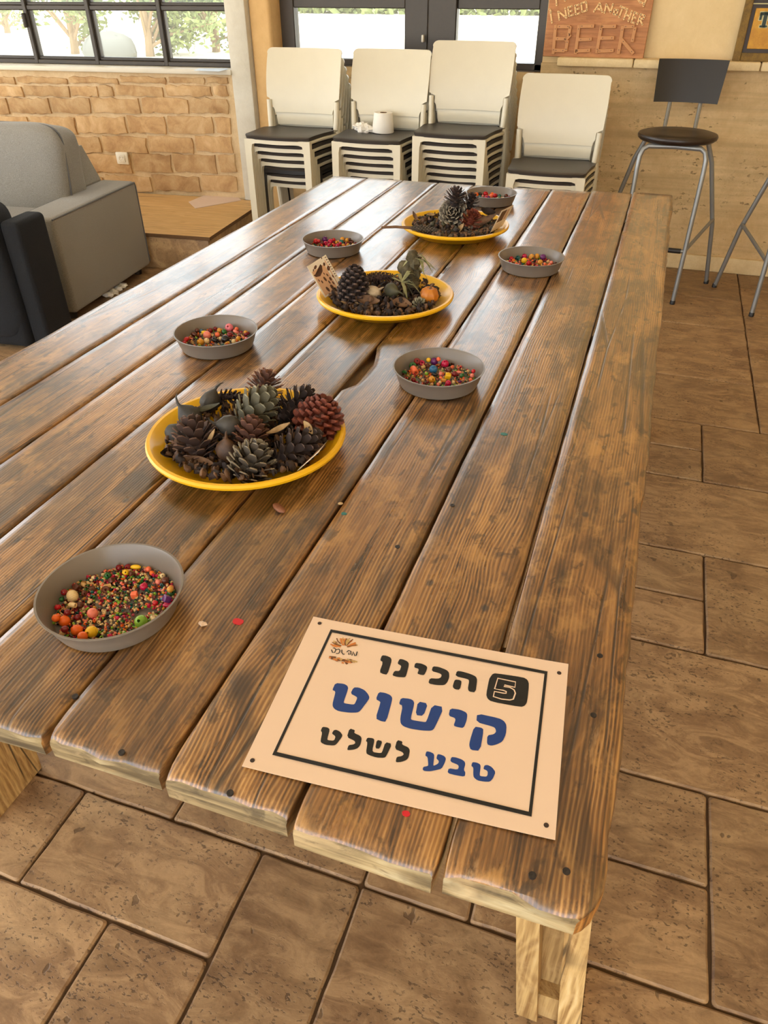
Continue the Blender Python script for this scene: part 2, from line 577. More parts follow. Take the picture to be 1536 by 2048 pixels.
SILL = 0.905
wl = MB().box((-1.9, 0.14, SILL / 2), (3.76, 0.26, SILL)).build('wall_left', M_MORTAR, smooth=False, loc=OL, rot=(0, 0, TH))
tag(wl, 'low wall of tan adobe bricks with smeared mortar', kind='structure')
ub = MB().box((-1.9, 0.14, 2.85), (3.76, 0.26, 0.3)).build('wall_left_upper', M_CREAM, smooth=False, loc=OL, rot=(0, 0, TH))
tag(ub, 'cream wall above the wide window', kind='structure')
rows = [((452, 496), [-700, -420, -130, 85, 395, 700, 985, 1210, 1350]), ((503, 570), [-560, -300, -140, 130, 405, 575, 668, 965, 1250, 1348]),
        ((577, 672), [-480, -220, 36, 287, 528, 822, 1110, 1350]), ((687, 790), [-420, -120, 165, 440, 742, 975, 1258, 1362]),
        ((803, 902), [-240, 40, 315, 590, 862, 1142, 1372]), ((910, 1020), [-120, 180, 480, 770, 1008, 1278, 1395]),
        ((1036, 1130), [-300, 10, 330, 610, 888, 1178, 1405])]
CZ = 2.954
rb = random.Random(5)
for (ya, yb), js in rows:
    for a, b in zip(js[:-1], js[1:]):
        x0, z1 = loc_left((a / CZ, ya / CZ)); x1, _ = loc_left((b / CZ, ya / CZ))
        xm, z0 = loc_left(((a + b) / 2 / CZ, yb / CZ)); _, z1 = loc_left(((a + b) / 2 / CZ, ya / CZ))
        x0 += 0.011; x1 = min(x1 - 0.011, -0.03); z0 += 0.004; z1 -= 0.004
        z1 = min(z1, SILL - 0.012)
        pts = []
        for (p, q) in (((x0, z0), (x1, z0)), ((x1, z0), (x1, z1)), ((x1, z1), (x0, z1)), ((x0, z1), (x0, z0))):
            L = math.hypot(q[0] - p[0], q[1] - p[1]); n = max(2, int(L / 0.035))
            for k in range(n):
                f = k / n
                pts.append((p[0] + (q[0] - p[0]) * f + rb.uniform(-0.006, 0.006), p[1] + (q[1] - p[1]) * f + rb.uniform(-0.006, 0.006)))
        cx, cz = (x0 + x1) / 2, (z0 + z1) / 2
        n = len(pts); pr = rb.uniform(0.001, 0.0045)
        mb = MB()
        ins = [(cx + (p[0] - cx) * 0.95, cz + (p[1] - cz) * 0.88) for p in pts]
        vs = [(p[0], 0.01, p[1]) for p in pts] + [(p[0], -pr * 0.5, p[1]) for p in pts] + [(p[0], -pr, p[1]) for p in ins]
        fs = [list(range(2 * n, 3 * n))]
        for lay in (0, 1):
            fs += [(lay * n + k, lay * n + (k + 1) % n, (lay + 1) * n + (k + 1) % n, (lay + 1) * n + k) for k in range(n)]
        mb.add([(v[0] - cx, v[1], v[2] - cz) for v in vs], fs)
        mb.build('brick', M_BRICK, wl, loc=(cx, 0, cz), angle=60)
s1 = MB().rbox((-1.91, 0.055, SILL + 0.012), (3.80, 0.17, 0.026), 0.004, 2).build('trim_1', M_SILL, loc=OL, rot=(0, 0, TH))
tag(s1, 'pale stone window sill on top of the brick wall', kind='structure')

# window over the brick wall
WD = 0.14
w1 = empty('window_1', OL - NL * WD, (0, 0, TH))
tag(w1, 'wide dark-framed window with many panes above brick wall', kind='structure')
zb = SILL + 0.025
zr0 = loc_left((200, 20), WD)[1]; zr1 = zr0 + 0.024
mcx = [loc_left(p, WD)[0] for p in ((79.5, 122), (200, 122), (337, 122))]
step = mcx[1] - mcx[0]
xs = [mcx[0] - 2 * step, mcx[0] - step] + mcx
x_end = -0.035
f = MB()
f.rbox((-1.9, 0, zb + 0.012), (3.74, 0.06, 0.026), 0.004, 1)
f.rbox((-1.9, 0, 2.68), (3.74, 0.06, 0.06), 0.004, 1)
f.rbox((x_end + 0.018, 0, 1.80), (0.03, 0.06, 1.75), 0.004, 1)
f.build('frame', M_FRAME, w1)
for x in xs:
    MB().rbox((x, 0, (zb + 2.66) / 2), (0.028, 0.066, 2.66 - zb), 0.004, 1).build('mullion', M_FRAME, w1)
edges = [-3.74] + xs + [x_end]
for a, b in zip(edges[:-1], edges[1:]):
    f = MB()                                        # sash of each light
    for (za, zc) in ((zb + 0.025, zr0 + 0.004), (zr1, 2.65)):
        f.rbox(((a + b) / 2, 0.004, za + 0.008), (b - a - 0.028, 0.04, 0.016), 0.003, 1)
        f.rbox(((a + b) / 2, 0.004, zc - 0.003), (b - a - 0.028, 0.04, 0.008), 0.003, 1)
        f.rbox((a + 0.019, 0.004, (za + zc) / 2), (0.011, 0.04, zc - za), 0.003, 1)
        f.rbox((b - 0.019, 0.004, (za + zc) / 2), (0.011, 0.04, zc - za), 0.003, 1)
        MB().box(((a + b) / 2, 0.006, (za + zc) / 2), (b - a - 0.04, 0.005, zc - za - 0.01)).build('pane', M_GLASS, w1, smooth=False)
    f.rbox(((a + b) / 2, 0, (zr0 + zr1) / 2), (b - a - 0.028, 0.05, zr1 - zr0), 0.003, 1)
    f.build('sash', M_FRAME, w1)
hx, hz = loc_left((58, 40), WD)
MB().rbox((hx, -0.045, hz), (0.014, 0.03, 0.075), 0.004, 2).build('handle', M_FRAME, w1)

# plastered pier between the windows
pa = ony((447, 0), 4.5).x; pb = ony((489, 0), 4.5).x; pc = ony((537, 0), 4.53).x
o = MB().rbox(((pa + pb) / 2, 4.64, 1.5), (pb - pa, 0.3, 3.0), 0.012, 2).build('wall_pier', M_GREY)
tag(o, 'pale grey plastered pier at the end of the brick wall', kind='structure')
o = MB().rbox(((pb + pc) / 2, 4.675, 1.5), (pc - pb, 0.29, 3.0), 0.02, 3).build('wall_pier_reveal', M_TAN)
tag(o, 'tan plastered wall strip beside the back window', kind='structure')
WY = 4.70
wxl, wxr = pc, -0.69
o = MB().box(((wxl + wxr) / 2, 4.72, 0.475), (wxr - wxl, 0.16, 0.95)).build('wall_back_low', M_SKIM, smooth=False)
tag(o, 'plastered wall under the back window', kind='structure')
o = MB().box(((wxl + wxr) / 2, 4.72, 2.85), (wxr - wxl, 0.2, 0.3)).build('wall_back_top', M_CREAM, smooth=False)
tag(o, 'cream wall above the back window', kind='structure')
w2 = empty('window_2', (0, WY, 0))
tag(w2, 'dark-framed window behind the stacked chairs', kind='structure')
q = lambda px, y=40: ony((px, y), WY).x
za, zc = 0.955, 2.7
zt0 = ony((700, 16), WY).z; zt1 = zt0 + 0.05
zp = ony((1000, 125), WY).z
f = MB()
f.rbox(((wxl + wxr) / 2, 0, (za + zp) / 2), (wxr - wxl, 0.07, zp - za), 0.004, 1)
f.rbox(((wxl + wxr) / 2, 0, zc - 0.03), (wxr - wxl, 0.07, 0.06), 0.004, 1)
f.rbox(((wxl + q(593)) / 2, 0, 1.82), (q(593) - wxl, 0.07, 1.74), 0.004, 1)
f.rbox(((q(1079) + wxr) / 2, 0, 1.82), (wxr - q(1079), 0.07, 1.74), 0.004, 1)
f.build('frame', M_FRAME, w2)
MB().rbox(((q(813) + q(860)) / 2, 0, 1.82), (q(860) - q(813), 0.075, 1.74), 0.006, 1).rbox(((q(860) + q(917)) / 2, -0.01, 1.82), (q(917) - q(860), 0.075, 1.74), 0.006, 1).build('mullion', M_FRAME, w2)
for a, b in ((q(593), q(813)), (q(917), q(1079))):
    MB().rbox(((a + b) / 2, 0, (zt0 + zt1) / 2), (b - a, 0.06, zt1 - zt0), 0.004, 1).build('rail', M_FRAME, w2)
    for (u, w_) in ((zp, zt0), (zt1, zc - 0.06)):
        MB().box(((a + b) / 2, 0.01, (u + w_) / 2), (b - a, 0.006, w_ - u)).build('pane', M_GLASS, w2, smooth=False)
hp = ony((846, 77), WY - 0.06)
MB().rbox((hp.x, -0.06, hp.z), (0.012, 0.03, 0.035), 0.004, 2).build('handle', M_SILL, w2)

# back wall beside the window: rough below the ledge, cream above
o = MB().box((0.85, 4.72, 0.5), (3.08, 0.24, 1.0)).build('wall_back', M_SKIM, smooth=False)
tag(o, 'rough layered tan wall under the stone ledge', kind='structure')
o = MB().box((0.85, 4.735, 2.0), (3.08, 0.21, 2.0)).build('wall_back_upper', M_CREAM, smooth=False)
tag(o, 'cream plastered wall above the stone ledge', kind='structure')
o = MB().rbox((0.85, 4.595, 0.042), (3.08, 0.03, 0.084), 0.005, 2).build('baseboard_back', M_LEDGE)
tag(o, 'pale stone skirting along the rough wall', kind='structure')
lg = empty('trim_2', (0, 0, 0))
tag(lg, 'pale stone ledge along the back wall', kind='structure')
LZ = 1.032
le = [ony((1113, 125), 4.54).x, ony((1267, 125), 4.54).x, ony((1524, 125), 4.54).x, 0.95, 1.5, 2.0, 2.39]
for a, b in zip(le[:-1], le[1:]):
    MB().rbox(((a + b) / 2, 4.60, LZ - 0.02), (b - a - 0.004, 0.13, 0.04), 0.008, 2).build('stone', M_LEDGE, lg)
o = MB().box((2.45, 0.7, 1.5), (0.12, 8.2, 3.0)).build('wall_right', M_CREAM, smooth=False)
tag(o, 'cream side wall of the hall', kind='structure')
o = MB().box((-1.85, 0.7, 3.05), (8.7, 8.4, 0.1)).build('ceiling', M_CEIL, smooth=False)
tag(o, 'plain pale ceiling', kind='structure')

# ------------------------------------------------------------------ outdoors
o = MB().box((0, 20, -0.3), (160, 160, 0.1)).build('ground', M_GROUND, smooth=False)
tag(o, 'bright pale ground outside the windows', kind='structure')


def tree(base, h, spread, n_leaf, label, seed):
    r = random.Random(seed)
    root = empty('tree', base, label=label, cat='tree', group='trees outside the window')
    tips = []
    mb = MB()
    mb.tube([(0, 0, -0.1), (0.05, 0, h * 0.2), (0.02, 0.05, h * 0.4)], [0.12, 0.1, 0.07], 7)
    for k in range(9):
        a = r.uniform(0, 2 * PI); z0 = h * r.uniform(0.03, 0.2)
        e = Vector((math.cos(a) * spread * r.uniform(0.5, 1), math.sin(a) * spread * r.uniform(0.5, 1), h * r.uniform(0.15, 1)))
        m = Vector((e.x * 0.35, e.y * 0.35, z0 + (e.z - z0) * 0.55))
        mb.tube([(0, 0, z0), m, e], [0.05, 0.03, 0.012], 6)
        tips += [m.lerp(e, q / 5) for q in range(1, 6)]
        mb.tube([m, m + Vector((r.uniform(-.5, .5), r.uniform(-.5, .5), r.uniform(-0.2, 0.4)))], [0.02, 0.008], 5)
    mb.build('branches', M_TRUNK, root)
    lf = MB()
    for k in range(n_leaf):
        c = r.choice(tips) + Vector((r.gauss(0, .22), r.gauss(0, .22), r.gauss(0, .2)))
        R = Euler((r.uniform(0, 6), r.uniform(0, 6), r.uniform(0, 6))).to_matrix().to_4x4()
        R.translation = c
        s = r.uniform(0.06, 0.13)
        lf.add([(-s * .4, 0, 0), (0, -s, 0.01), (s * .4, 0, 0), (0, s, 0.01)], [(0, 1, 2, 3)], 0, R)
    tag(lf.build('foliage', M_LEAF, root, smooth=False, weld=False), kind='stuff')


tree(onz((300, 113), -0.25), 2.4, 2.0, 2600, 'pale green tree with several leaning stems outside the wide window', 1)
tree(onz((432, 104), -0.25), 2.2, 1.7, 1700, 'thin-leaved tree outside the window pane beside the pier', 2)
tree(onz((150, 108), -0.25), 2.0, 1.5, 1700, 'bushy olive tree outside next to the pale mound', 3)
tree(onz((15, 66), -0.25), 2.4, 2.0, 900, 'far tree at the edge of the bright yard', 4)
o = MB().ball((0, 0, 0.1), (0.72, 0.55, 0.46), 24, 10, jit=0.12, sd=4).build('mound', M_MOUND, loc=onz((222, 114), -0.25))
tag(o, 'grey rounded mound outside under the leaning tree', 'mound')
r = random.Random(9)
hd = MB()
hc = onz((700, 27), -0.25)
for k in range(2600):
    c = Vector((r.uniform(-13, 13), r.gauss(0, .5), abs(r.gauss(0, .6))))
    R = Euler((r.uniform(0, 6), r.uniform(0, 6), r.uniform(0, 6))).to_matrix().to_4x4(); R.translation = c
    s = r.uniform(0.2, 0.4)
    hd.add([(-s * .4, 0, 0), (0, -s, 0.01), (s * .4, 0, 0), (0, s, 0.01)], [(0, 1, 2, 3)], 0, R)
o = hd.build('hedge', M_LEAF, smooth=False, weld=False, loc=(hc.x, hc.y, -0.25))
tag(o, 'far line of green scrub beyond the pale ground', 'scrub', kind='stuff')

# ------------------------------------------------------------------ table
tbl = empty('plank_table', (-0.55, 1.57, 0), label='long rustic table of nine worn planks carrying bowls and plates', cat='table')
TO = Vector((-0.55, 1.57, 0))
PX = [-1.167, -1.031, -0.890, -0.754, -0.619, -0.477, -0.340, -0.202, -0.061, 0.074]
FAR = [2.805, 2.815, 2.815, 2.82, 2.825, 2.835, 2.848, 2.866, 2.89]
NEAR = [0.318, 0.312, 0.322, 0.318, 0.318, 0.321, 0.322, 0.315, 0.318]
TK = 0.034


def plank(k):
    x0, x1, y0, y1 = PX[k], PX[k + 1], NEAR[k], FAR[k]
    xc, yc = (x0 + x1) / 2, (y0 + y1) / 2
    sd = k * 11.3
    ys = [y0, y0 + 0.002, y0 + 0.006, y0 + 0.014, y0 + 0.03, y0 + 0.05]
    zd = [0.013, 0.008, 0.0042, 0.0017, 0.0005, 0]
    n = 84
    a0 = y0 + 0.05; a1 = y1 - 0.02
    for m in range(1, n): ys.append(a0 + (a1 - a0) * m / n); zd.append(0)
    ys += [y1 - 0.012, y1 - 0.004, y1]; zd += [0.0006, 0.003, 0.009]
    rows = []
    for y, d in zip(ys, zd):
        gl = 0.0020 + 0.0012 * vnoise(y * 2.3, sd) + 0.0012 * vnoise(y * 14, sd + 3)
        gr = 0.0020 + 0.0012 * vnoise(y * 2.1, sd + 7) + 0.0012 * vnoise(y * 13, sd + 9)
        if k == 5 and 1.13 < y < 1.32:                  # knot hole broken out of the edge
            u = (y - 1.13) / 0.19
            gl += 0.022 * max(0, math.sin(PI * u ** 0.75)) ** 0.7 + 0.004 * vnoise(y * 60, 5)
        if k == 8: gr = -0.001 + 0.005 * vnoise(y * 5, 2) + 0.004 * vnoise(y * 21, 8)
        if k == 0: gl = 0.004 * vnoise(y * 4, 3)
        # corners eased at the near end
        e = max(0, 1 - (y - y0) / 0.03)
        cr = 0.0035 * e * e
        xl, xr = x0 + gl + (cr * 0.6), x1 - gr - cr * (5 if k == 8 else 1)
        b1 = 0.0026 + 0.0018 * vnoise(y * 9, sd + 20); b2 = 0.0026 + 0.0018 * vnoise(y * 9, sd + 30)
        if k == 8: b2 += 0.004
        dz = lambda x: 0.0007 * vnoise(x * 22, y * 2.5, sd) - 0.0006
        w = xr - xl
        prof = [(xl, -TK), (xl, -0.006 - d * .7), (xl + b1 * 0.3, -0.0022 - d), (xl + b1, -0.0008 - d)]
        for q in (0.12, 0.3, 0.5, 0.7, 0.88): prof.append((xl + w * q, dz(xl + w * q) - d + (0.002 * vnoise(xl * 30 + q * 7, 4) * (d > 0.002))))
        prof += [(xr - b2, -0.0008 - d), (xr - b2 * 0.3, -0.0022 - d), (xr, -0.006 - d * .7), (xr, -TK)]
        rows.append((y + (0.003 * vnoise(q * 5, sd) if d > 0.003 else 0), prof))
    m = len(rows[0][1])
    vs = []; fs = []; mi = []
    for (y, prof) in rows:
        for j, (x, z) in enumerate(prof):
            yy = y
            if y < y0 + 0.004: yy = y + 0.006 * vnoise(x * 45, sd, 1) + 0.004 * vnoise(x * 130, sd)
            if y > y1 - 0.003: yy = y + 0.006 * vnoise(x * 40, sd, 4)
            vs.append((x - xc, yy - yc, z))
    for i in range(len(rows) - 1):
        for j in range(m - 1):
            fs.append((i * m + j, i * m + j + 1, (i + 1) * m + j + 1, (i + 1) * m + j))
            side = j in (0, m - 2)
            mi.append(1 if side else (2 if i < 1 else 0))
        fs.append((i * m + m - 1, i * m, (i + 1) * m, (i + 1) * m + m - 1)); mi.append(1)
    fs.append(list(range(m))); mi.append(2)
    fs.append(list(range((len(rows) - 1) * m + m - 1, (len(rows) - 1) * m - 1, -1))); mi.append(2)
    mb = MB(); mb.add(vs, fs, mi)
    return mb.build('plank', [M_TOP, M_SIDE if k == 8 else M_TOP, M_END], tbl, loc=Vector((xc, yc, H)) - TO, angle=50)


for k in range(9): plank(k)
for y in (0.58, 1.57, 2.55):
    MB().rbox((-0.55 - TO.x, y - TO.y, H - TK - 0.045), (1.02, 0.09, 0.09), 0.004, 1).build('cross_beam', M_LEG, tbl)


def leg(xf, yf, sgn):
    """two upright boards with a block between, leaning outward; xf = inner foot edge"""
    lean = 0.105
    l = empty('leg', Vector((0, 0, 0))); l.parent = tbl
    hh = H - TK + 0.0
    def board(a, b, y0, y1, z0, z1, name, mat):
        mb = MB()
        vs = []
        for z in (z0, z0 + 0.02, (z0 + z1) / 2, z1):
            for (x, y) in ((a, y0), (b, y0), (b, y1), (a, y1)):
                j = 0.0016 * vnoise(x * 60, y * 30, z * 9)
                vs.append((xf + sgn * (x + j) - sgn * lean * z - TO.x, y + j - TO.y, z))
        fs = [(3, 2, 1, 0), (12, 13, 14, 15)]
        for i in range(3):
            fs += [(i * 4 + q, i * 4 + (q + 1) % 4, i * 4 + 4 + (q + 1) % 4, i * 4 + 4 + q) for q in range(4)]
        mb.add(vs, fs)
        mb.build(name, mat, l, smooth=False)
    board(0.0, 0.034, yf, yf + 0.13, 0, hh, 'leg_board', M_LEG)
    board(0.067, 0.101, yf - 0.004, yf + 0.126, 0, hh, 'leg_board', M_LEG)
    board(0.0345, 0.0665, yf + 0.012, yf + 0.12, 0.0, 0.075, 'foot_block', M_LEG)
    board(0.0345, 0.0665, yf + 0.035, yf + 0.115, 0.0755, hh, 'leg_core', M_LEG)


leg(0.046, 0.519, 1); leg(-1.01, 0.519, -1); leg(0.046, 2.5, 1); leg(-1.01, 2.5, -1)


# ------------------------------------------------------------------ paper sign lying on the table
M_PAPER = plain('laminated_paper', srgb(234, 204, 176), 0.38, 0.015, 20)
M_INK = plain('black_print', srgb(18, 15, 12), 0.5, 0.02, 20)
M_BLUE = plain('blue_print', srgb(16, 56, 124), 0.5, 0.02, 20)
M_HOLE = plain('hole_dark', srgb(58, 40, 30), 0.7, 0.05)
M_ORANGE_P = plain('orange_print', srgb(206, 122, 52), 0.4, 0.05)
M_BROWN_P = plain('brown_print', srgb(112, 66, 34), 0.4, 0.05)
M_GOLD_P = plain('ochre_print', srgb(196, 160, 96), 0.4, 0.05)
SZ = H + 0.0012
SC = [onz(p, SZ) for p in ((630, 1237), (1136, 1330), (1109, 1683), (483, 1537))]
sc = sum(SC, Vector()) / 4
sgn = empty('activity_sign', sc, label='white laminated sheet with black and blue Hebrew words and number 5', cat='sign')
SHW, SHH, SST = 0.297, 0.21, 0.0755
sgn.location = (-0.12788, 0.46846, SZ)
so_ = Vector(sgn.location)
mb = MB()
n = 12
for i in range(n + 1):
    for j in range(9):
        u, w = (i / n - .5) * SHW, (j / 8 - .5) * SHH
        mb.v.append(Vector((u, w, 0.0006 + 0.0012 * (2 * abs(i / n - .5)) ** 4)))
b = len(mb.v)
mb.v += [v - Vector((0, 0, 0.0005)) for v in mb.v[:]]
for i in range(n):
    for j in range(8):
        a = i * 9 + j
        mb.f += [(a, a + 9, a + 10, a + 1), (b + a, b + a + 1, b + a + 10, b + a + 9)]; mb.m += [0, 0]
bd = [(i * 9) for i in range(n + 1)] + [n * 9 + j for j in range(1, 9)] + [i * 9 + 8 for i in range(n - 1, -1, -1)] + [j for j in range(7, 0, -1)]
for p, q_ in zip(bd, bd[1:] + bd[:1]):
    mb.f.append((p, b + p, b + q_, q_)); mb.m.append(0)
mb.build('sheet', M_PAPER, sgn).rotation_euler.z = SST
PZ = 0.0013


def sheet_pt(p):
    h = onz(p, SZ + PZ)
    return (h.x - so_.x, h.y - so_.y)


def lift(x, y):
    u = x * math.cos(SST) + y * math.sin(SST)
    return 0.0006 + 0.0012 * (abs(u) / (SHW / 2)) ** 4 + 0.00025


def ink(name, pts, mat, org, s, chaikin=True):
    px = [(org[0] + x / s, org[1] + y / s) for x, y in pts]
    P = [sheet_pt(p) for p in px]
    if chaikin:
        Q = []
        for i in range(len(P)):
            a, b_ = P[i], P[(i + 1) % len(P)]
            Q += [(a[0] * .8 + b_[0] * .2, a[1] * .8 + b_[1] * .2), (a[0] * .2 + b_[0] * .8, a[1] * .2 + b_[1] * .8)]
        P = Q
    me = bpy.data.meshes.new(name)
    bm = bmesh.new()
    vs = [bm.verts.new((x, y, lift(x, y))) for x, y in P]
    f = bm.faces.new(vs)
    if f.normal.z < 0: f.normal_flip()
    bmesh.ops.triangulate(bm, faces=[f])
    bm.normal_update()
    for f in bm.faces:
        if f.normal.z < 0: f.normal_flip()
    bm.to_mesh(me); bm.free()
    return link(name, me, sgn, mat)


def stroke(name, pts, w, mat, org, s, closed=False, dz=0.00015):
    P = [Vector(sheet_pt((org[0] + x / s, org[1] + y / s))) for x, y in pts]
    n = len(P)
    vs = []; fs = []
    for i in range(n):
        if closed: a, b_ = P[i - 1], P[(i + 1) % n]
        else: a, b_ = P[max(0, i - 1)], P[min(n - 1, i + 1)]
        t_ = (b_ - a).normalized(); nn = Vector((-t_.y, t_.x)) * w / 2
        for sg in (1, -1):
            p = P[i] + nn * sg
            vs.append((p.x, p.y, lift(p.x, p.y) + dz))
    for i in range(n if closed else n - 1):
        j = (i + 1) % n
        fs.append((2 * i, 2 * i + 1, 2 * j + 1, 2 * j))
    mb = MB(); mb.add(vs, fs)
    return mb.build(name, mat, sgn, smooth=False, weld=False)


G3, G4, G5, G6, G7, G8 = ((640, 1250), 6.982), ((820, 1290), 5.908), ((640, 1340), 6.982), ((780, 1370), 5.908), ((630, 1440), 7.314), ((820, 1480), 8.084)
GL = [
    (M_INK, G3, [(865, 418), (930, 425), (985, 450), (1000, 480), (995, 520), (940, 690), (880, 680), (830, 655), (880, 515), (838, 490)]),
    (M_INK, G3, [(1110, 470), (1160, 475), (1225, 505), (1245, 545), (1205, 700), (1185, 728), (1080, 722), (1008, 700), (1040, 635), (1110, 640), (1135, 575), (1125, 560), (1080, 535)]),
    (M_INK, G4, [(62, 207), (135, 215), (190, 240), (205, 262), (195, 300), (168, 352), (130, 350), (85, 335), (105, 290), (95, 275), (48, 262)]),
    (M_INK, G4, [(270, 248), (340, 255), (430, 290), (462, 320), (465, 380), (440, 440), (405, 472), (310, 470), (215, 450), (235, 388), (330, 395), (365, 380), (375, 350), (350, 330), (255, 305)]),
    (M_INK, G4, [(555, 303), (610, 308), (720, 340), (780, 370), (795, 410), (775, 557), (700, 548), (682, 515), (700, 420), (685, 400), (535, 365)]),
    (M_INK, G4, [(545, 405), (590, 410), (612, 430), (590, 525), (530, 520), (502, 490), (525, 415)]),
    (M_BLUE, G5, [(215, 178), (340, 190), (385, 220), (395, 260), (330, 440), (340, 462), (460, 480), (485, 470), (520, 390), (510, 370), (425, 325), (468, 240), (540, 240), (620, 275), (670, 330), (690, 375), (680, 410), (560, 570), (520, 590), (410, 592), (260, 572), (200, 540), (175, 500), (178, 450), (215, 310), (205, 290), (170, 278)]),
    (M_BLUE, G5, [(820, 303), (910, 315), (980, 345), (1008, 380), (1005, 430), (925, 720), (850, 710), (775, 672), (845, 450), (835, 435), (780, 405)]),
    (M_BLUE, G6, [(130, 148), (240, 160), (275, 180), (288, 215), (245, 390), (255, 410), (405, 435), (430, 430), (500, 230), (640, 258), (525, 510), (490, 537), (390, 535), (250, 515), (160, 485), (125, 450), (120, 390), (150, 240), (105, 222)]),
    (M_BLUE, G6, [(330, 190), (450, 215), (395, 362), (300, 352)]),
    (M_BLUE, G6, [(710, 272), (830, 288), (900, 320), (915, 350), (905, 420), (870, 505), (800, 495), (750, 478), (775, 410), (765, 385), (692, 360)]),
    (M_BLUE, G6, [(1030, 333), (1290, 390), (1350, 425), (1378, 475), (1370, 580), (1330, 665), (1260, 700), (1195, 715), (1145, 698), (1150, 592), (1225, 580), (1255, 550), (1245, 510), (1220, 490), (1020, 435)]),
    (M_BLUE, G6, [(995, 488), (1080, 500), (1108, 525), (1065, 775), (955, 765), (935, 710), (945, 650)]),
    (M_INK, G7, [(108, 95), (185, 105), (218, 135), (180, 270), (185, 290), (260, 300), (285, 285), (300, 235), (245, 195), (275, 145), (310, 138), (365, 165), (402, 215), (390, 250), (310, 355), (270, 370), (150, 360), (85, 325), (82, 290), (105, 180), (82, 155)]),
    (M_INK, G7, [(505, 118), (588, 145), (570, 185), (660, 225), (685, 265), (665, 360), (630, 405), (570, 430), (485, 438), (470, 425), (492, 362), (560, 355), (590, 335), (580, 300), (465, 248)]),
    (M_INK, G7, [(765, 253), (850, 262), (872, 290), (838, 440), (860, 468), (955, 480), (980, 470), (1030, 318), (1128, 345), (1045, 520), (1015, 550), (900, 545), (790, 510), (745, 480), (768, 320), (742, 305)]),
    (M_INK, G7, [(905, 285), (988, 305), (945, 418), (880, 410)]),
    (M_INK, G7, [(1200, 287), (1282, 310), (1270, 355), (1365, 395), (1390, 440), (1370, 540), (1340, 580), (1270, 608), (1195, 615), (1180, 600), (1195, 535), (1265, 525), (1300, 500), (1280, 465), (1165, 420)]),
    (M_BLUE, G8, [(265, 178), (320, 185), (375, 210), (395, 245), (375, 405), (390, 410), (450, 380), (468, 350), (460, 325), (425, 295), (445, 225), (490, 228), (555, 255), (583, 295), (560, 370), (510, 460), (430, 480), (330, 500), (240, 497), (205, 478), (212, 430), (290, 415), (295, 390), (285, 270), (245, 250)]),
    (M_BLUE, G8, [(668, 270), (740, 275), (840, 310), (885, 345), (895, 390), (870, 480), (898, 520), (885, 590), (740, 565), (605, 530), (625, 450), (770, 475), (790, 430), (775, 395), (650, 345)]),
    (M_BLUE, G8, [(1010, 352), (1080, 360), (1130, 385), (1145, 420), (1125, 560), (1140, 580), (1235, 590), (1255, 560), (1258, 510), (1235, 485), (1185, 465), (1205, 405), (1260, 400), (1325, 435), (1385, 515), (1340, 620), (1290, 672), (1200, 670), (1090, 650), (1030, 600), (1022, 545), (1025, 440), (990, 415)]),
]
for mt, (og, ss), pts in GL: ink('letter', pts, mt, og, ss)
bdg = ink('number_badge', [(950, 375), (975, 340), (1010, 330), (1340, 380), (1390, 410), (1408, 465), (1385, 670), (1360, 715), (1310, 732), (960, 665), (915, 630), (900, 580), (935, 400)], M_INK, *G4)
stroke('digit', [(1038, 392), (1248, 437), (1240, 500), (1118, 472), (1110, 490), (1180, 500), (1230, 530), (1245, 570), (1220, 640), (1180, 650), (1080, 638), (985, 608), (998, 548), (1100, 568), (1135, 570), (1138, 550), (1100, 535), (1000, 517)], 0.0015, M_PAPER, *G4, closed=True, dz=0.0003)
GB = ((480, 1220), 2.2925)
stroke('border', [(419, 96), (1403, 288), (1330, 937), (158, 658)], 0.0052, M_INK, *GB, closed=True)
for p in ((365, 62), (1463, 290), (1404, 988), (57, 691)):
    x, y = sheet_pt((480 + p[0] / 2.2925, 1220 + p[1] / 2.2925))
    MB().prism([(x + 0.0024 * math.cos(a * PI / 6), y + 0.0024 * math.sin(a * PI / 6)) for a in range(12)], lift(x, y) - 0.0001, lift(x, y) + 0.0002).build('hole', M_HOLE, sgn, smooth=False)
rl = random.Random(4)
lg_cols = [M_ORANGE_P, M_BROWN_P, M_GOLD_P, M_INK]
for k in range(44):                                      # round emblem: fan of leaves above, bundle below
    a = PI * (0.06 + 0.88 * rl.random())
    r0, r1 = rl.uniform(40, 90), rl.uniform(140, 190)
    stroke('emblem_leaf', [(335 + r0 * 1.05 * math.cos(a), 315 - r0 * .75 * math.sin(a)), (335 + (r0 + r1) / 2 * 1.08 * math.cos(a + .08), 315 - (r0 + r1) / 2 * .8 * math.sin(a + .08)), (335 + r1 * 1.05 * math.cos(a), 315 - r1 * .82 * math.sin(a))], rl.uniform(0.0007, 0.0016), rl.choice([M_ORANGE_P, M_ORANGE_P, M_BROWN_P, M_GOLD_P]), *G3, dz=0.0001 + k * 3e-6)
for k in range(40):
    x = rl.uniform(120, 480); y = 440 + (x - 120) * 0.13 + rl.uniform(0, 60) * (1 - abs(x - 300) / 260)
    stroke('emblem_twig', [(x, y), (x + rl.uniform(20, 60), y + rl.uniform(-5, 30))], rl.uniform(0.0014, 0.0026), rl.choice([M_BROWN_P, M_BROWN_P, M_ORANGE_P, M_GOLD_P]), *G3, dz=0.0001 + k * 3e-6)
for pts in ([(160, 345), (175, 385), (205, 385), (222, 345), (200, 320), (180, 325)], [(228, 345), (262, 335), (280, 360), (262, 395), (225, 398)], [(305, 345), (305, 385), (325, 410), (345, 405)], [(372, 378), (400, 355), (432, 365), (430, 405), (398, 412), (405, 385)], [(445, 425), (462, 372), (486, 428), (505, 425), (520, 370)]):
    stroke('emblem_letter', pts, 0.0012, M_INK, *G3, dz=0.00022)

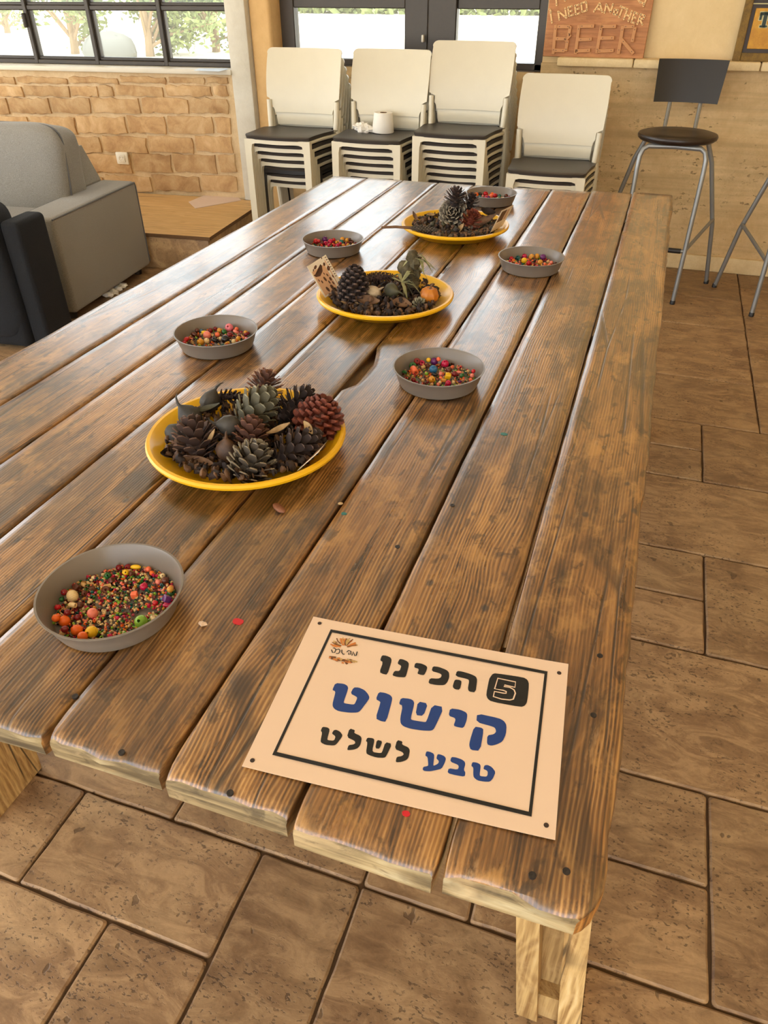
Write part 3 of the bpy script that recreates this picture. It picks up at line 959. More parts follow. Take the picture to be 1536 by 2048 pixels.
# ------------------------------------------------------------------ grey bowls and yellow plates
M_BOWL = plain('grey_plastic', srgb(124, 114, 104), 0.3, 0.03, 60)
M_PLATE = plain('yellow_plastic', srgb(240, 184, 22), 0.28, 0.03, 40)
BH = 0.034
BR = 0.0845
bprof = [(0.0, 0.0), (0.069, 0.0), (0.0725, 0.002), (0.0765, 0.012), (0.0825, BH - 0.003), (0.0850, BH - 0.001), (0.0850, BH), (0.0825, BH), (0.0805, BH - 0.003), (0.0745, 0.013), (0.0705, 0.0045), (0.067, 0.003), (0.0, 0.003)]
PH = 0.032
pprof = [(0.0, 0.0), (0.104, 0.0), (0.112, 0.002), (0.140, 0.019), (0.1465, 0.0205), (0.1535, 0.0245), (0.1545, 0.0285), (0.152, PH), (0.147, PH), (0.1405, PH - 0.005), (0.136, 0.021), (0.110, 0.0055), (0.103, 0.0035), (0.0, 0.0035)]
bm_ = MB().lathe(bprof, 56).mesh('bowl', angle=35); bm_.materials.append(M_BOWL)
pm_ = MB().lathe([(r_ * 1.02, z_) for r_, z_ in pprof], 72).mesh('plate', angle=35); pm_.materials.append(M_PLATE)


def ctr(v, h):
    q_ = [onz(p, H + h) for p in v]
    return Vector(((q_[0].x + q_[1].x) / 2 * .5 + (q_[2].x + q_[3].x) / 2 * .5, (q_[0].y + q_[1].y) / 2 * .35 + (q_[2].y + q_[3].y) / 2 * .65, H))


BOWLS = [
    ('near', ((65, 1205), (383, 1150), (235, 1083), (190, 1283)), 'grey bowl next to the red paint spot, full of tiny beads'),
    ('hole', ((342, 668), (517, 660), (440, 626), (420, 693)), 'grey bowl of beads beside the broken-out hole in the planks'),
    ('cube', ((783, 738), (973, 745), (885, 690), (865, 768)), 'grey bowl of beads with a yellow cube and an orange tube'),
    ('card', ((603, 478), (728, 480), (665, 457), (665, 495)), 'grey bowl of red beads behind the upright printed card'),
    ('stool', ((993, 512), (1133, 515), (1065, 490), (1060, 533)), 'grey bowl of beads on the table side towards the bar stools'),
    ('end', ((931, 384), (1035, 384), (985, 373), (982, 396)), 'grey bowl of beads at the table end by the chairs'),
]
bowl_at = {}
for key, v4, lab in BOWLS:
    c = ctr(v4, BH)
    o = link('bowl', bm_, loc=c + Vector((0, 0, 0.0002)))
    tag(o, lab, 'bowl', 'grey bead bowls')
    bowl_at[key] = c
PLATES = [
    ('cones', ((297, 880), (698, 870), (500, 772), (470, 970)), 'round yellow plate piled with brown pine cones and grey pods'),
    ('leafy', ((633, 600), (903, 595), (770, 535), (765, 632)), 'round yellow plate with an upright card, gourd and dried leaves'),
    ('twig', ((803, 445), (1020, 450), (905, 418), (915, 480)), 'round yellow plate with a long twig sticking over its rim'),
]
plate_at = {}
for key, v4, lab in PLATES:
    c = ctr(v4, PH - 0.003)
    o = link('plate', pm_, loc=c + Vector((0, 0, 0.0002)))
    tag(o, lab, 'plate', 'yellow plates of natural finds')
    plate_at[key] = c

# ------------------------------------------------------------------ beads
CB = {'red': (190, 24, 34), 'dark red': (122, 20, 26), 'crimson': (186, 18, 66), 'orange': (236, 104, 28), 'salmon': (232, 128, 106), 'pink': (226, 120, 130),
      'yellow': (240, 190, 30), 'ochre': (214, 150, 56), 'cream': (226, 196, 142), 'natural': (206, 164, 106), 'green': (40, 98, 44), 'lime green': (130, 172, 52),
      'teal': (26, 92, 84), 'blue': (40, 104, 146), 'slate blue': (78, 106, 124), 'purple': (98, 32, 96), 'black': (30, 24, 24), 'brown': (92, 44, 26), 'coral': (240, 112, 70), 'amber': (212, 146, 40)}
MBD = {k: plain('bead_' + k.replace(' ', '_'), srgb(*v), 0.25, 0.05, 200) for k, v in CB.items()}


def bead_mesh(kind):
    mb = MB()
    if kind == 'round':
        prof = [(0.22, -0.9), (0.24, -0.97)] + [(math.cos(a), math.sin(a)) for a in [(-75 + 15 * i) * PI / 180 for i in range(11)]] + [(0.24, 0.97), (0.22, 0.9)]
        mb.lathe(prof, 18, close=True)
    elif kind == 'ribbed':
        prof = [(0.22, -1.1)] + [(math.cos(a) * (1 + 0.035 * math.cos(26 * a)), 1.12 * math.sin(a)) for a in [(-75 + 5 * i) * PI / 180 for i in range(31)]] + [(0.22, 1.1)]
        mb.lathe(prof, 18, close=True)
    elif kind == 'oval':
        prof = [(0.2, -1.6)] + [(0.8 * math.cos(a), 1.7 * math.sin(a)) for a in [(-75 + 15 * i) * PI / 180 for i in range(11)]] + [(0.2, 1.6)]
        mb.lathe(prof, 14, close=True)
    elif kind == 'cube':
        mb.rbox((0, 0, 0), (1.7, 1.7, 1.7), 0.28, 3)
        mb.prism([(0.35 * math.cos(a * PI / 5), 0.35 * math.sin(a * PI / 5)) for a in range(10)], 0.80, 0.853)
    elif kind == 'tube':
        mb.lathe([(0.4, -1.2), (0.8, -1.25), (0.92, -1.1), (0.92, 1.1), (0.8, 1.25), (0.4, 1.2)], 16, close=True)
    elif kind == 'disc':
        prof = [(0.3, -0.42), (0.85, -0.45), (1.05, -0.2), (1.05, 0.2), (0.85, 0.45), (0.3, 0.42)]
        mb.lathe(prof, 16, close=True)
    me = mb.mesh('bead_' + kind, angle=50)
    me.materials.append(MBD['red']); me.materials.append(M_HOLE)
    return me


BM = {k: bead_mesh(k) for k in ('round', 'ribbed', 'oval', 'cube', 'tube', 'disc')}
KW = {'round': 'round', 'ribbed': 'ribbed', 'oval': 'long oval', 'cube': 'cube-shaped', 'tube': 'tube-shaped', 'disc': 'flat ring-shaped'}
BP = {'near': 'in the bowl next to the red paint spot', 'hole': 'in the bowl beside the hole in the planks', 'cube': 'in the grey bowl holding the orange tube bead', 'card': 'in the bowl behind the upright card',
      'stool': 'in the bowl on the bar stool side', 'end': 'in the bowl at the chair end'}
GP = {'near': 'beads in the bowl by the red spot', 'hole': 'beads in the bowl by the plank hole', 'cube': 'beads in the bowl with the cube', 'card': 'beads in the bowl behind the card', 'stool': 'beads in the bowl towards the stools', 'end': 'beads in the bowl at the chair end'}
placed = {k: [] for k in bowl_at}
BEADS = []
BED = {'near': 0.0055, 'hole': 0.009, 'cube': 0.009, 'card': 0.009, 'stool': 0.010, 'end': 0.010}


def bead(key, x, y, r, kind, col, rnd):
    """x, y relative to the bowl centre"""
    c = bowl_at[key]
    lim = 0.0705 - r
    d = math.hypot(x, y)
    if d > lim: x, y = x * lim / d, y * lim / d
    ext = {'oval': 1.3, 'tube': 1.15, 'cube': 1.15}.get(kind, 1.0) * r
    z = 0.0032 + BED[key] * 0.55 + r * 0.9
    for (a, b_, z2, r2) in placed[key]:
        dd = math.hypot(x - a, y - b_); s_ = ext + r2
        if dd < s_: z = max(z, min(z2 + math.sqrt(s_ * s_ - dd * dd), z2 + s_))
    if z > 0.0275: return None
    placed[key].append((x, y, z, ext))
    o = bpy.data.objects.new('bead', BM[kind]); COL.objects.link(o)
    o.location = (c.x + x, c.y + y, c.z + z)
    o.scale = (r, r, r)
    o.rotation_euler = (rnd.uniform(-.9, .9), rnd.uniform(-.9, .9), rnd.uniform(0, 6)) if kind not in ('oval', 'tube') else (PI / 2 + rnd.uniform(-.2, .2), 0, rnd.uniform(-1.6, 1.6))
    o.material_slots[0].link = 'OBJECT'; o.material_slots[0].material = MBD[col]
    size = 'large ' if r > 0.0058 else ('small ' if r < 0.0038 else '')
    tag(o, f'{size}{col} {KW[kind]} bead {BP[key]}', 'bead', GP[key])
    BEADS.append((key, x, y, size + col, KW[kind], o))
    return o


def beads_px(key, lst, rnd):
    for (px, py, r, kind, col) in lst:
        p = onz((px, py), H + 0.016)
        bead(key, p.x - bowl_at[key].x, p.y - bowl_at[key].y, r, kind, col, rnd)


rnd = random.Random(21)
cz = lambda o, s, l: [(o[0] + a / s, o[1] + b_ / s, r, k, c_) for (a, b_, r, k, c_) in l]
beads_px('near', cz((50, 1070), 4.389, [
    (1015, 745, .0078, 'round', 'lime green'), (338, 735, .0066, 'round', 'orange'), (448, 815, .0066, 'round', 'orange'), (577, 830, .0068, 'ribbed', 'yellow'), (505, 890, .0058, 'round', 'orange'),
    (410, 515, .0068, 'ribbed', 'cream'), (585, 665, .0064, 'round', 'salmon'), (718, 328, .0046, 'round', 'green'), (962, 248, .0040, 'oval', 'yellow'), (875, 298, .0042, 'ribbed', 'yellow'),
    (1035, 425, .0048, 'round', 'crimson'), (952, 497, .0046, 'cube', 'coral'), (1160, 378, .0036, 'round', 'salmon'), (1225, 370, .0048, 'round', 'brown'), (1365, 462, .0048, 'round', 'green'),
    (1215, 525, .0050, 'disc', 'slate blue'), (1250, 582, .0042, 'oval', 'crimson'), (1135, 705, .0056, 'disc', 'cream'), (1295, 490, .0042, 'round', 'ochre'), (280, 525, .0032, 'round', 'green'),
    (345, 505, .0040, 'round', 'dark red'), (275, 685, .0040, 'oval', 'orange'), (245, 765, .0044, 'round', 'orange'), (270, 600, .0036, 'round', 'red'), (290, 840, .0036, 'tube', 'natural'),
    (445, 430, .0046, 'cube', 'brown'), (505, 400, .0030, 'tube', 'natural'), (590, 338, .0030, 'round', 'cream'), (1080, 260, .0036, 'round', 'coral'), (1105, 298, .0032, 'round', 'orange'),
    (1235, 305, .0036, 'round', 'cream'), (1285, 425, .0036, 'round', 'coral'), (1135, 560, .0034, 'round', 'red'), (715, 415, .0034, 'tube', 'natural'), (750, 370, .0042, 'cube', 'brown'),
    (470, 585, .0044, 'round', 'brown'), (510, 480, .0040, 'round', 'brown'), (580, 440, .0042, 'cube', 'brown'), (450, 690, .0040, 'round', 'dark red'), (375, 690, .0038, 'round', 'dark red'),
    (350, 830, .0042, 'round', 'dark red'), (415, 605, .0034, 'tube', 'cream'), (700, 455, .0046, 'disc', 'brown'), (1330, 590, .0048, 'cube', 'purple'), (680, 895, .0034, 'oval', 'pink'), (735, 850, .0030, 'round', 'crimson'),
    (800, 690, .0026, 'round', 'crimson'), (1200, 655, .0038, 'cube', 'brown'), (855, 680, .0026, 'round', 'crimson'), (930, 310, .0040, 'cube', 'brown'), (815, 245, .0040, 'round', 'dark red'), (900, 235, .0040, 'round', 'dark red')]), rnd)
beads_px('hole', cz((330, 610), 5.297, [
    (680, 240, .0088, 'round', 'pink'), (445, 315, .0082, 'round', 'salmon'), (375, 385, .0072, 'round', 'amber'), (440, 368, .0060, 'round', 'cream'), (530, 370, .0076, 'disc', 'black'), (640, 365, .0088, 'round', 'black'),
    (725, 370, .0050, 'round', 'cream'), (775, 340, .0052, 'round', 'amber'), (865, 295, .0062, 'disc', 'dark red'), (870, 270, .0046, 'round', 'amber'), (750, 275, .0064, 'disc', 'salmon'), (755, 240, .0048, 'round', 'coral'),
    (575, 255, .0054, 'round', 'ochre'), (625, 270, .0056, 'round', 'green'), (553, 298, .0052, 'round', 'coral'), (310, 310, .0072, 'disc', 'brown'), (385, 260, .0050, 'round', 'slate blue'), (430, 285, .0060, 'oval', 'yellow'),
    (685, 305, .0062, 'round', 'dark red'), (800, 300, .0052, 'round', 'brown'), (225, 350, .0058, 'oval', 'red'), (480, 255, .0052, 'round', 'dark red'), (530, 235, .0046, 'round', 'dark red'), (590, 340, .0046, 'round', 'cream'),
    (825, 325, .0036, 'round', 'salmon'), (860, 335, .0038, 'round', 'pink'), (200, 380, .0040, 'round', 'red'), (285, 360, .0036, 'round', 'ochre'), (340, 270, .0050, 'round', 'brown')]), rnd)
beads_px('cube', cz((770, 670), 6.982, [
    (410, 485, .0070, 'tube', 'coral'), (675, 475, .0080, 'round', 'blue'), (880, 560, .0062, 'cube', 'yellow'), (655, 605, .0064, 'round', 'amber'), (840, 395, .0076, 'round', 'crimson'), (675, 310, .0072, 'round', 'purple'),
    (315, 395, .0074, 'round', 'green'), (600, 345, .0044, 'round', 'yellow'), (745, 375, .0042, 'round', 'coral'), (695, 530, .0058, 'disc', 'black'), (780, 520, .0044, 'round', 'salmon'), (780, 570, .0036, 'round', 'coral'),
    (885, 650, .0054, 'round', 'crimson'), (1220, 540, .0044, 'round', 'salmon'), (1080, 545, .0048, 'round', 'green'), (970, 525, .0056, 'round', 'dark red'), (1030, 490, .0038, 'oval', 'salmon'), (270, 490, .0044, 'oval', 'green'),
    (420, 380, .0060, 'disc', 'dark red'), (580, 510, .0036, 'round', 'lime green'), (530, 415, .0034, 'tube', 'natural'), (895, 470, .0058, 'round', 'brown'), (940, 420, .0042, 'oval', 'coral'), (510, 370, .0056, 'disc', 'crimson'),
    (1270, 525, .0040, 'round', 'red'), (1200, 595, .0036, 'round', 'coral'), (770, 630, .0032, 'round', 'cream'), (655, 660, .0032, 'round', 'natural'), (960, 630, .0034, 'round', 'cream'), (1165, 470, .0032, 'round', 'natural'),
    (820, 600, .0036, 'tube', 'ochre'), (745, 655, .0034, 'round', 'salmon'), (1040, 625, .0046, 'disc', 'purple'), (400, 600, .0044, 'round', 'dark red'), (530, 600, .0034, 'round', 'natural'), (590, 400, .0042, 'cube', 'brown')]), rnd)
beads_px('card', cz((580, 440), 4.518, [
    (230, 190, .0080, 'round', 'red'), (290, 155, .0080, 'round', 'purple'), (465, 195, .0070, 'round', 'teal'), (480, 165, .0068, 'round', 'amber'), (525, 172, .0062, 'round', 'amber'), (365, 190, .0072, 'round', 'crimson'),
    (320, 200, .0058, 'round', 'crimson'), (395, 170, .0052, 'round', 'red'), (430, 222, .0058, 'round', 'crimson'), (518, 212, .0050, 'disc', 'ochre'), (480, 215, .0046, 'round', 'ochre'), (285, 210, .0056, 'round', 'dark red'),
    (570, 212, .0044, 'disc', 'cream'), (420, 188, .0040, 'round', 'amber'), (330, 230, .0040, 'round', 'natural'), (560, 190, .0054, 'round', 'brown'), (260, 200, .0050, 'round', 'red'), (350, 215, .0048, 'round', 'crimson'),
    (400, 215, .0044, 'round', 'red'), (455, 222, .0040, 'round', 'red'), (540, 190, .0042, 'round', 'brown'), (595, 200, .0042, 'round', 'dark red'), (190, 210, .0046, 'round', 'brown')]), rnd)
beads_px('stool', cz((740, 370), 3.746, [
    (1330, 525, .0080, 'round', 'purple'), (1155, 565, .0076, 'round', 'yellow'), (1108, 540, .0062, 'round', 'teal'), (1158, 530, .0066, 'round', 'crimson'), (1210, 535, .0070, 'ribbed', 'ochre'), (1253, 530, .0066, 'ribbed', 'amber'),
    (1190, 582, .0066, 'round', 'red'), (1275, 575, .0068, 'round', 'ochre'), (1060, 545, .0058, 'round', 'red'), (1075, 560, .0050, 'round', 'orange'), (1360, 575, .0052, 'round', 'salmon'), (1335, 565, .0044, 'round', 'natural'),
    (1310, 585, .0046, 'round', 'coral'), (1120, 585, .0042, 'round', 'salmon'), (1095, 580, .0042, 'round', 'coral'), (1230, 585, .0044, 'round', 'dark red'), (1390, 578, .0042, 'round', 'brown'), (1045, 565, .0044, 'round', 'crimson'),
    (1180, 555, .0046, 'round', 'coral'), (1295, 535, .0052, 'round', 'slate blue'), (1030, 570, .0040, 'round', 'natural'), (1250, 600, .0042, 'round', 'red'), (1305, 600, .0038, 'round', 'salmon'), (1155, 598, .0040, 'round', 'natural'), (1345, 590, .0044, 'round', 'coral')]), rnd)
beads_px('end', cz((740, 370), 3.746, [
    (795, 72, .0076, 'round', 'orange'), (820, 66, .0070, 'round', 'black'), (822, 88, .0066, 'round', 'teal'), (866, 66, .0080, 'round', 'red'), (915, 68, .0070, 'round', 'orange'), (905, 84, .0072, 'round', 'coral'),
    (935, 86, .0070, 'round', 'red'), (870, 92, .0070, 'round', 'crimson'), (970, 80, .0066, 'round', 'teal'), (970, 92, .0060, 'round', 'green'), (1020, 80, .0070, 'round', 'brown'), (765, 80, .0050, 'round', 'natural'),
    (845, 78, .0044, 'round', 'pink'), (1045, 85, .0050, 'round', 'dark red'), (1000, 92, .0044, 'round', 'cream'), (890, 96, .0044, 'round', 'purple'), (950, 96, .0044, 'round', 'cream')]), rnd)

# look-alikes: name each by the distinct bead it lies beside
SB = {'near': 'red-spot bowl', 'hole': 'plank-hole bowl', 'cube': 'orange-tube bowl', 'card': 'bowl behind the card', 'stool': 'stool-side bowl', 'end': 'chair-end bowl'}
cnt = {}
for b_ in BEADS: cnt[b_[5]['label']] = cnt.get(b_[5]['label'], 0) + 1
used_nb = {}
for (key, x, y, sc_, kd, o) in BEADS:
    lab0 = o['label']
    if cnt[lab0] < 2: continue
    us = used_nb.setdefault(lab0, set())
    cand = sorted((math.hypot(x - q_[1], y - q_[2]), i) for i, q_ in enumerate(BEADS) if q_[0] == key and cnt.get(q_[5].get('l0', q_[5]['label']), 0) == 1 and i not in us)
    if cand:
        us.add(cand[0][1]); nb = BEADS[cand[0][1]]
        o['l0'] = lab0
        o['label'] = f'{sc_} {kd} bead beside the {nb[3]} {nb[4]} one, {SB[key]}'
for b_ in BEADS:
    if 'l0' in b_[5]: del b_[5]['l0']

# beds of tiny seed beads: nobody could count them
SEEDC = ['cream', 'natural', 'ochre', 'coral', 'crimson', 'dark red', 'brown', 'green', 'teal', 'salmon', 'orange', 'natural', 'cream', 'black', 'lime green', 'brown', 'dark red']
for key, n, rr in (('near', 1700, (0.0014, 0.0023)), ('hole', 330, (0.0018, 0.003)), ('cube', 700, (0.0013, 0.0023)), ('card', 260, (0.002, 0.0034)), ('stool', 380, (0.0018, 0.003)), ('end', 230, (0.0022, 0.0036))):
    r = random.Random(len(key) * 7 + n)
    mb = MB()
    for k in range(n):
        a = r.uniform(0, 2 * PI); d = 0.071 * math.sqrt(r.random())
        x, y = d * math.cos(a), d * math.sin(a)
        bare = vnoise(x * 38, y * 38, len(key))
        if key == 'near' and bare > 0.42: continue
        q_ = r.uniform(*rr)
        z = 0.003 + q_ + r.random() * BED[key] * (0.8 if d < 0.062 else 0.5)
        R = Euler((r.uniform(0, 3), r.uniform(0, 3), 0)).to_matrix().to_4x4(); R.translation = (x, y, z)
        mb.lathe([(q_ * .42, -q_ * .6), (q_ * .95, -q_ * .5), (q_ * 1.05, 0), (q_ * .95, q_ * .5), (q_ * .42, q_ * .6)], 7, R, r.randrange(len(SEEDC)), close=True)
    o = mb.build('seed_beads', [MBD[c_] for c_ in SEEDC], smooth=True, weld=False, loc=bowl_at[key] + Vector((0, 0, 0.0002)))
    tag(o, 'bed of tiny mixed seed beads ' + BP[key], 'seed beads', kind='stuff')

# ------------------------------------------------------------------ pine cones and other finds
def nat(name, a, b, rough=0.75, scale=40, bump=0.5):
    t = NT(name)
    v = t.coord()
    n_ = t.noise(v, scale, 5, 0.65)
    t.bump(n_, bump, 0.002)
    return t.out(t.mix(t.rng(n_, 0.3, 0.7), a, b), rough)


M_CONE = {'brown': nat('cone_brown', srgb(36, 24, 20), srgb(82, 56, 44)), 'grey': nat('cone_grey', srgb(44, 38, 32), srgb(102, 90, 76)), 'pale': nat('cone_pale', srgb(58, 54, 42), srgb(116, 110, 88)),
          'red': nat('cone_red', srgb(70, 26, 16), srgb(136, 62, 38), 0.5), 'dark': nat('cone_dark', srgb(26, 18, 16), srgb(58, 40, 34)), 'russet': nat('cone_russet', srgb(58, 32, 24), srgb(112, 72, 54))}
M_TIP = {'brown': nat('tip_brown', srgb(92, 66, 54), srgb(136, 104, 86)), 'grey': nat('tip_grey', srgb(128, 116, 98), srgb(180, 168, 146)), 'pale': nat('tip_pale', srgb(118, 112, 90), srgb(174, 168, 140)),
         'red': nat('tip_red', srgb(110, 48, 30), srgb(152, 78, 50), 0.5), 'dark': nat('tip_dark', srgb(84, 66, 58), srgb(122, 100, 90)), 'russet': nat('tip_russet', srgb(120, 74, 54), srgb(160, 112, 86))}
M_CORE = nat('cone_core', srgb(26, 16, 12), srgb(48, 30, 22))
M_POD = nat('pod_grey', srgb(34, 31, 28), srgb(74, 69, 62), 0.6, 25)
M_PODB = nat('pod_brown', srgb(56, 36, 22), srgb(110, 76, 48), 0.6, 25)
M_PODG = nat('pod_green', srgb(40, 38, 24), srgb(86, 80, 52), 0.6, 25)
M_BARK = nat('dry_bark', srgb(70, 46, 30), srgb(134, 100, 70), 0.8)
M_DLEAF = nat('dry_leaf', srgb(150, 116, 74), srgb(204, 172, 124), 0.8)
M_SAGE = nat('sage_leaf', srgb(112, 112, 74), srgb(172, 168, 122), 0.8)
M_MOSS = nat('mossy_bark', srgb(52, 46, 32), srgb(112, 100, 70), 0.9, 60, 1.0)
M_GOURD = nat('gourd_skin', srgb(176, 98, 26), srgb(218, 142, 48), 0.45, 15, 0.2)
M_TWIG = nat('twig_bark', srgb(80, 54, 36), srgb(140, 104, 72), 0.8)
M_CRACK = nat('cracked_shell', srgb(140, 112, 82), srgb(196, 172, 136), 0.7)
M_CARD = plain('card_paper', srgb(236, 222, 200), 0.6, 0.03, 30)
M_CARDP = plain('card_peach_print', srgb(216, 168, 128), 0.6, 0.05, 30)
M_CARDB = plain('card_brown_print', srgb(88, 52, 34), 0.6, 0.05, 30)


def scale_mesh(style):
    """one cone scale: grows along +Y from the core, Z up"""
    mb = MB()
    if style == 'open':
        vs = [(-.18, 0, -.05), (.18, 0, -.05), (.18, 0, .05), (-.18, 0, .05), (-.42, .62, -.03), (.42, .62, -.03), (.40, .62, .10), (-.40, .62, .10), (-.30, 1.0, .02), (.30, 1.0, .02), (.24, .97, .20), (-.24, .97, .20), (0, 1.1, .07), (0, 1.02, .2)]
        fs = [(0, 1, 2, 3), (0, 4, 5, 1), (1, 5, 6, 2), (2, 6, 7, 3), (3, 7, 4, 0), (4, 8, 9, 5), (5, 9, 10, 6), (6, 10, 13, 11, 7), (7, 11, 8, 4), (8, 12, 9), (9, 12, 13, 10), (8, 11, 13, 12)]
    else:                                             # rounded knob of a closed cone
        vs = [(-.3, 0, -.3), (.3, 0, -.3), (.3, 0, .3), (-.3, 0, .3), (-.5, .7, -.32), (.5, .7, -.32), (.5, .7, .32), (-.5, .7, .32), (-.3, .95, -.2), (.3, .95, -.2), (.3, .95, .2), (-.3, .95, .2), (0, 1.08, 0)]
        fs = [(0, 1, 2, 3), (0, 4, 5, 1), (1, 5, 6, 2), (2, 6, 7, 3), (3, 7, 4, 0), (4, 8, 9, 5), (5, 9, 10, 6), (6, 10, 11, 7), (7, 11, 8, 4), (8, 12, 9), (9, 12, 10), (10, 12, 11), (11, 12, 8)]
    mb.add(vs, fs, [0 if k < (7 if style == 'open' else 9) else 1 for k in range(len(fs))])
    return mb


_scm = {}


def pine_cone(loc, rot, L, R, col, label, n=58, style='open', tilt=0.5, single=True, sw=0.42, group='pine cones in the yellow plates'):
    root = empty('pine_cone', loc, rot, label, 'pine cone', group)
    prof = lambda u: R * max(0.12, math.sin(PI * (0.10 + 0.80 * u ** 0.85))) ** 0.75
    cp = [(0.001, -L / 2)] + [(prof(u) * (0.42 if style == 'open' else 0.62) * (1 - .6 * u ** 4), -L / 2 + L * .93 * u) for u in (0.04, .2, .4, .6, .8, .94)] + [(0.001, L * .43)]
    MB().lathe(cp, 12).build('core', M_CONE[col], root)
    key = (style, col)
    if key not in _scm:
        me = scale_mesh(style).mesh('scale', True, True, 35); me.materials.append(M_CONE[col]); me.materials.append(M_TIP[col]); _scm[key] = me
    joint = MB()
    base = scale_mesh(style)
    for k in range(n):
        u = (k + 0.5) / n
        a = k * 2.39996
        r_ = prof(u)
        z = -L / 2 + L * (0.05 + 0.9 * u)
        ti = tilt - 0.25 + 1.15 * u * u
        ln = r_ * (0.72 if style == 'open' else 0.45)
        r0 = r_ * (0.34 if style == 'open' else 0.58)
        w = sw * R * (1.0 - 0.45 * abs(u - 0.45)) * (58 / n) ** 0.5
        th = w * (0.75 if style == 'open' else 0.9)
        Mx = Matrix.Translation((r0 * math.cos(a), r0 * math.sin(a), z - 0.3 * ln * math.sin(ti))) @ Matrix.Rotation(a - PI / 2, 4, 'Z') @ Matrix.Rotation(ti, 4, 'X') @ Matrix.Diagonal((w * 1.25, ln, th, 1))
        if single:
            o = bpy.data.objects.new('scale', _scm[key]); COL.objects.link(o); o.parent = root; o.matrix_local = Mx
        else:
            joint.add(base.v, base.f, base.m[:], Mx)
    if not single:
        tag(joint.build('scales', [M_CONE[col], M_TIP[col]], root, angle=35), kind='stuff')
    return root


def up_at(key, dx, dy, dz):
    return plate_at[key] + Vector((dx, dy, dz))


def pxz(p, dz):
    return onz(p, H + dz)


ZC = lambda x, y: (290 + x / 3.491, 740 + y / 3.491)
# plate of cones
pine_cone(pxz(ZC(350, 490), .040), (-0.45, -0.2, 0.4), .072, .038, 'brown', 'dark brown open pine cone at the beak-pod side of the cone plate', 56)
pine_cone(pxz(ZC(745, 655), .030), (-0.35, 0.35, 0.2), .068, .038, 'grey', 'open pine cone with pale grey scale tips at the plate rim', 56)
pine_cone(pxz(ZC(775, 270), .058), (-0.75, 0.65, 0.0), .082, .039, 'pale', 'large grey-green pine cone on top of the cone pile', 54, tilt=0.75)
pine_cone(pxz(ZC(835, 120), .066), (-0.3, 0.35, 0.5), .056, .031, 'russet', 'spiky russet pine cone standing at the back of the pile', 60, tilt=0.35, sw=0.34)
pine_cone(pxz(ZC(1055, 240), .042), (-0.5, 1.0, 0.5), .076, .030, 'dark', 'slender dark spiky pine cone beside the red-brown one', 60, tilt=0.4, sw=0.36)
pine_cone(pxz(ZC(1215, 345), .040), (-0.25, 0.3, 0.0), .078, .042, 'red', 'closed red-brown pine cone with rounded knobs', 92, 'closed', 0.25, sw=0.36)
pine_cone(pxz(ZC(1060, 545), .030), (-0.6, 1.15, 0.3), .090, .033, 'dark', 'long dark pine cone lying by the leaning card', 66, tilt=0.6)
pine_cone(pxz(ZC(740, 450), .046), (-0.6, 0.3, 0.6), .054, .029, 'russet', 'small reddish pine cone in the middle of the pile', 50)
pine_cone(pxz(ZC(590, 185), .040), (0.1, 1.45, 0.2), .060, .014, 'dark', 'thin dark cone lying along the back rim of the plate', 46, single=False)


def pod(loc, rot, s, mat, label, beak=0.6, name='seed_pod', group='dried pods in the yellow plates'):
    """dried pod: ribbed body, curved beak"""
    root = empty(name, loc, rot, label, 'seed pod', group)
    MB().lathe([(0.001, -s), (s * .45, -s * .9), (s * .8, -s * .4), (s * .86, 0), (s * .7, s * .5), (s * .35, s * .9), (s * .12, s * 1.15), (0.001, s * 1.2)], 18, rf=lambda w, z: 1 + 0.09 * math.cos(2 * w) + 0.03 * math.cos(9 * w)).build('husk', mat, root)
    MB().tube([(0, 0, s * 1.05), (s * .12 * beak, 0, s * 1.4), (s * .5 * beak, 0, s * 1.75), (s * 1.0 * beak, 0, s * 1.9)], [s * .14, s * .11, s * .07, s * .02], 7).build('beak', mat, root)
    return root


pod(pxz(ZC(315, 325), .042), (-0.3, -0.7, 0.5), .021, M_POD, 'grey beaked pod lying on the rim side of the cone plate')
pod(pxz(ZC(455, 215), .044), (0.2, 0.5, 1.2), .019, M_POD, 'dark grey pod at the back of the cone plate')
pod(pxz(ZC(585, 385), .058), (0.4, -1.2, 0.3), .018, M_POD, 'smooth grey pod with a beak on top of the cones')
pod(pxz(ZC(572, 560), .036), (0.05, 0.1, 0.0), .019, M_PODB, 'brown pod standing with a straight tip between the cones', 0.1)
pod(pxz(ZC(215, 450), .030), (0.3, 2.0, 0.2), .018, M_POD, 'grey pod with a hooked beak touching the plate rim', 1.2)


def curl(loc, rot, L, w, bend, mat, label, name='dried_leaf', cat='dried leaf', group='dried leaves in the yellow plates', th=0.0009):
    """curled strip of leaf or bark"""
    mb = MB(); n_ = 10; m = 4
    vs = []
    for i in range(n_ + 1):
        u = i / n_; a = bend * (u - .5)
        c_ = Vector((L / bend * math.sin(a), 0, L / bend * (1 - math.cos(a)))) if abs(bend) > 1e-3 else Vector((L * (u - .5), 0, 0))
        ww = w * (0.12 + math.sin(PI * min(.97, max(.03, u)))) * .9
        for j in range(m + 1):
            q_ = (j / m - .5) * 2
            vs.append(c_ + Vector((0, q_ * ww / 2, 0.35 * ww * q_ * q_)))
    b_ = len(vs)
    vs += [v + Vector((0, 0, th)) for v in vs]
    fs = []
    for i in range(n_):
        for j in range(m):
            a = i * (m + 1) + j
            fs += [(a, a + 1, a + m + 2, a + m + 1), (b_ + a, b_ + a + m + 1, b_ + a + m + 2, b_ + a + 1)]
        for j in (0, m):
            a = i * (m + 1) + j
            fs.append((a, a + m + 1, b_ + a + m + 1, b_ + a))
    mb.add(vs, fs)
    o = mb.build(name, mat, loc=loc, rot=rot, angle=60)
    return tag(o, label, cat, group)


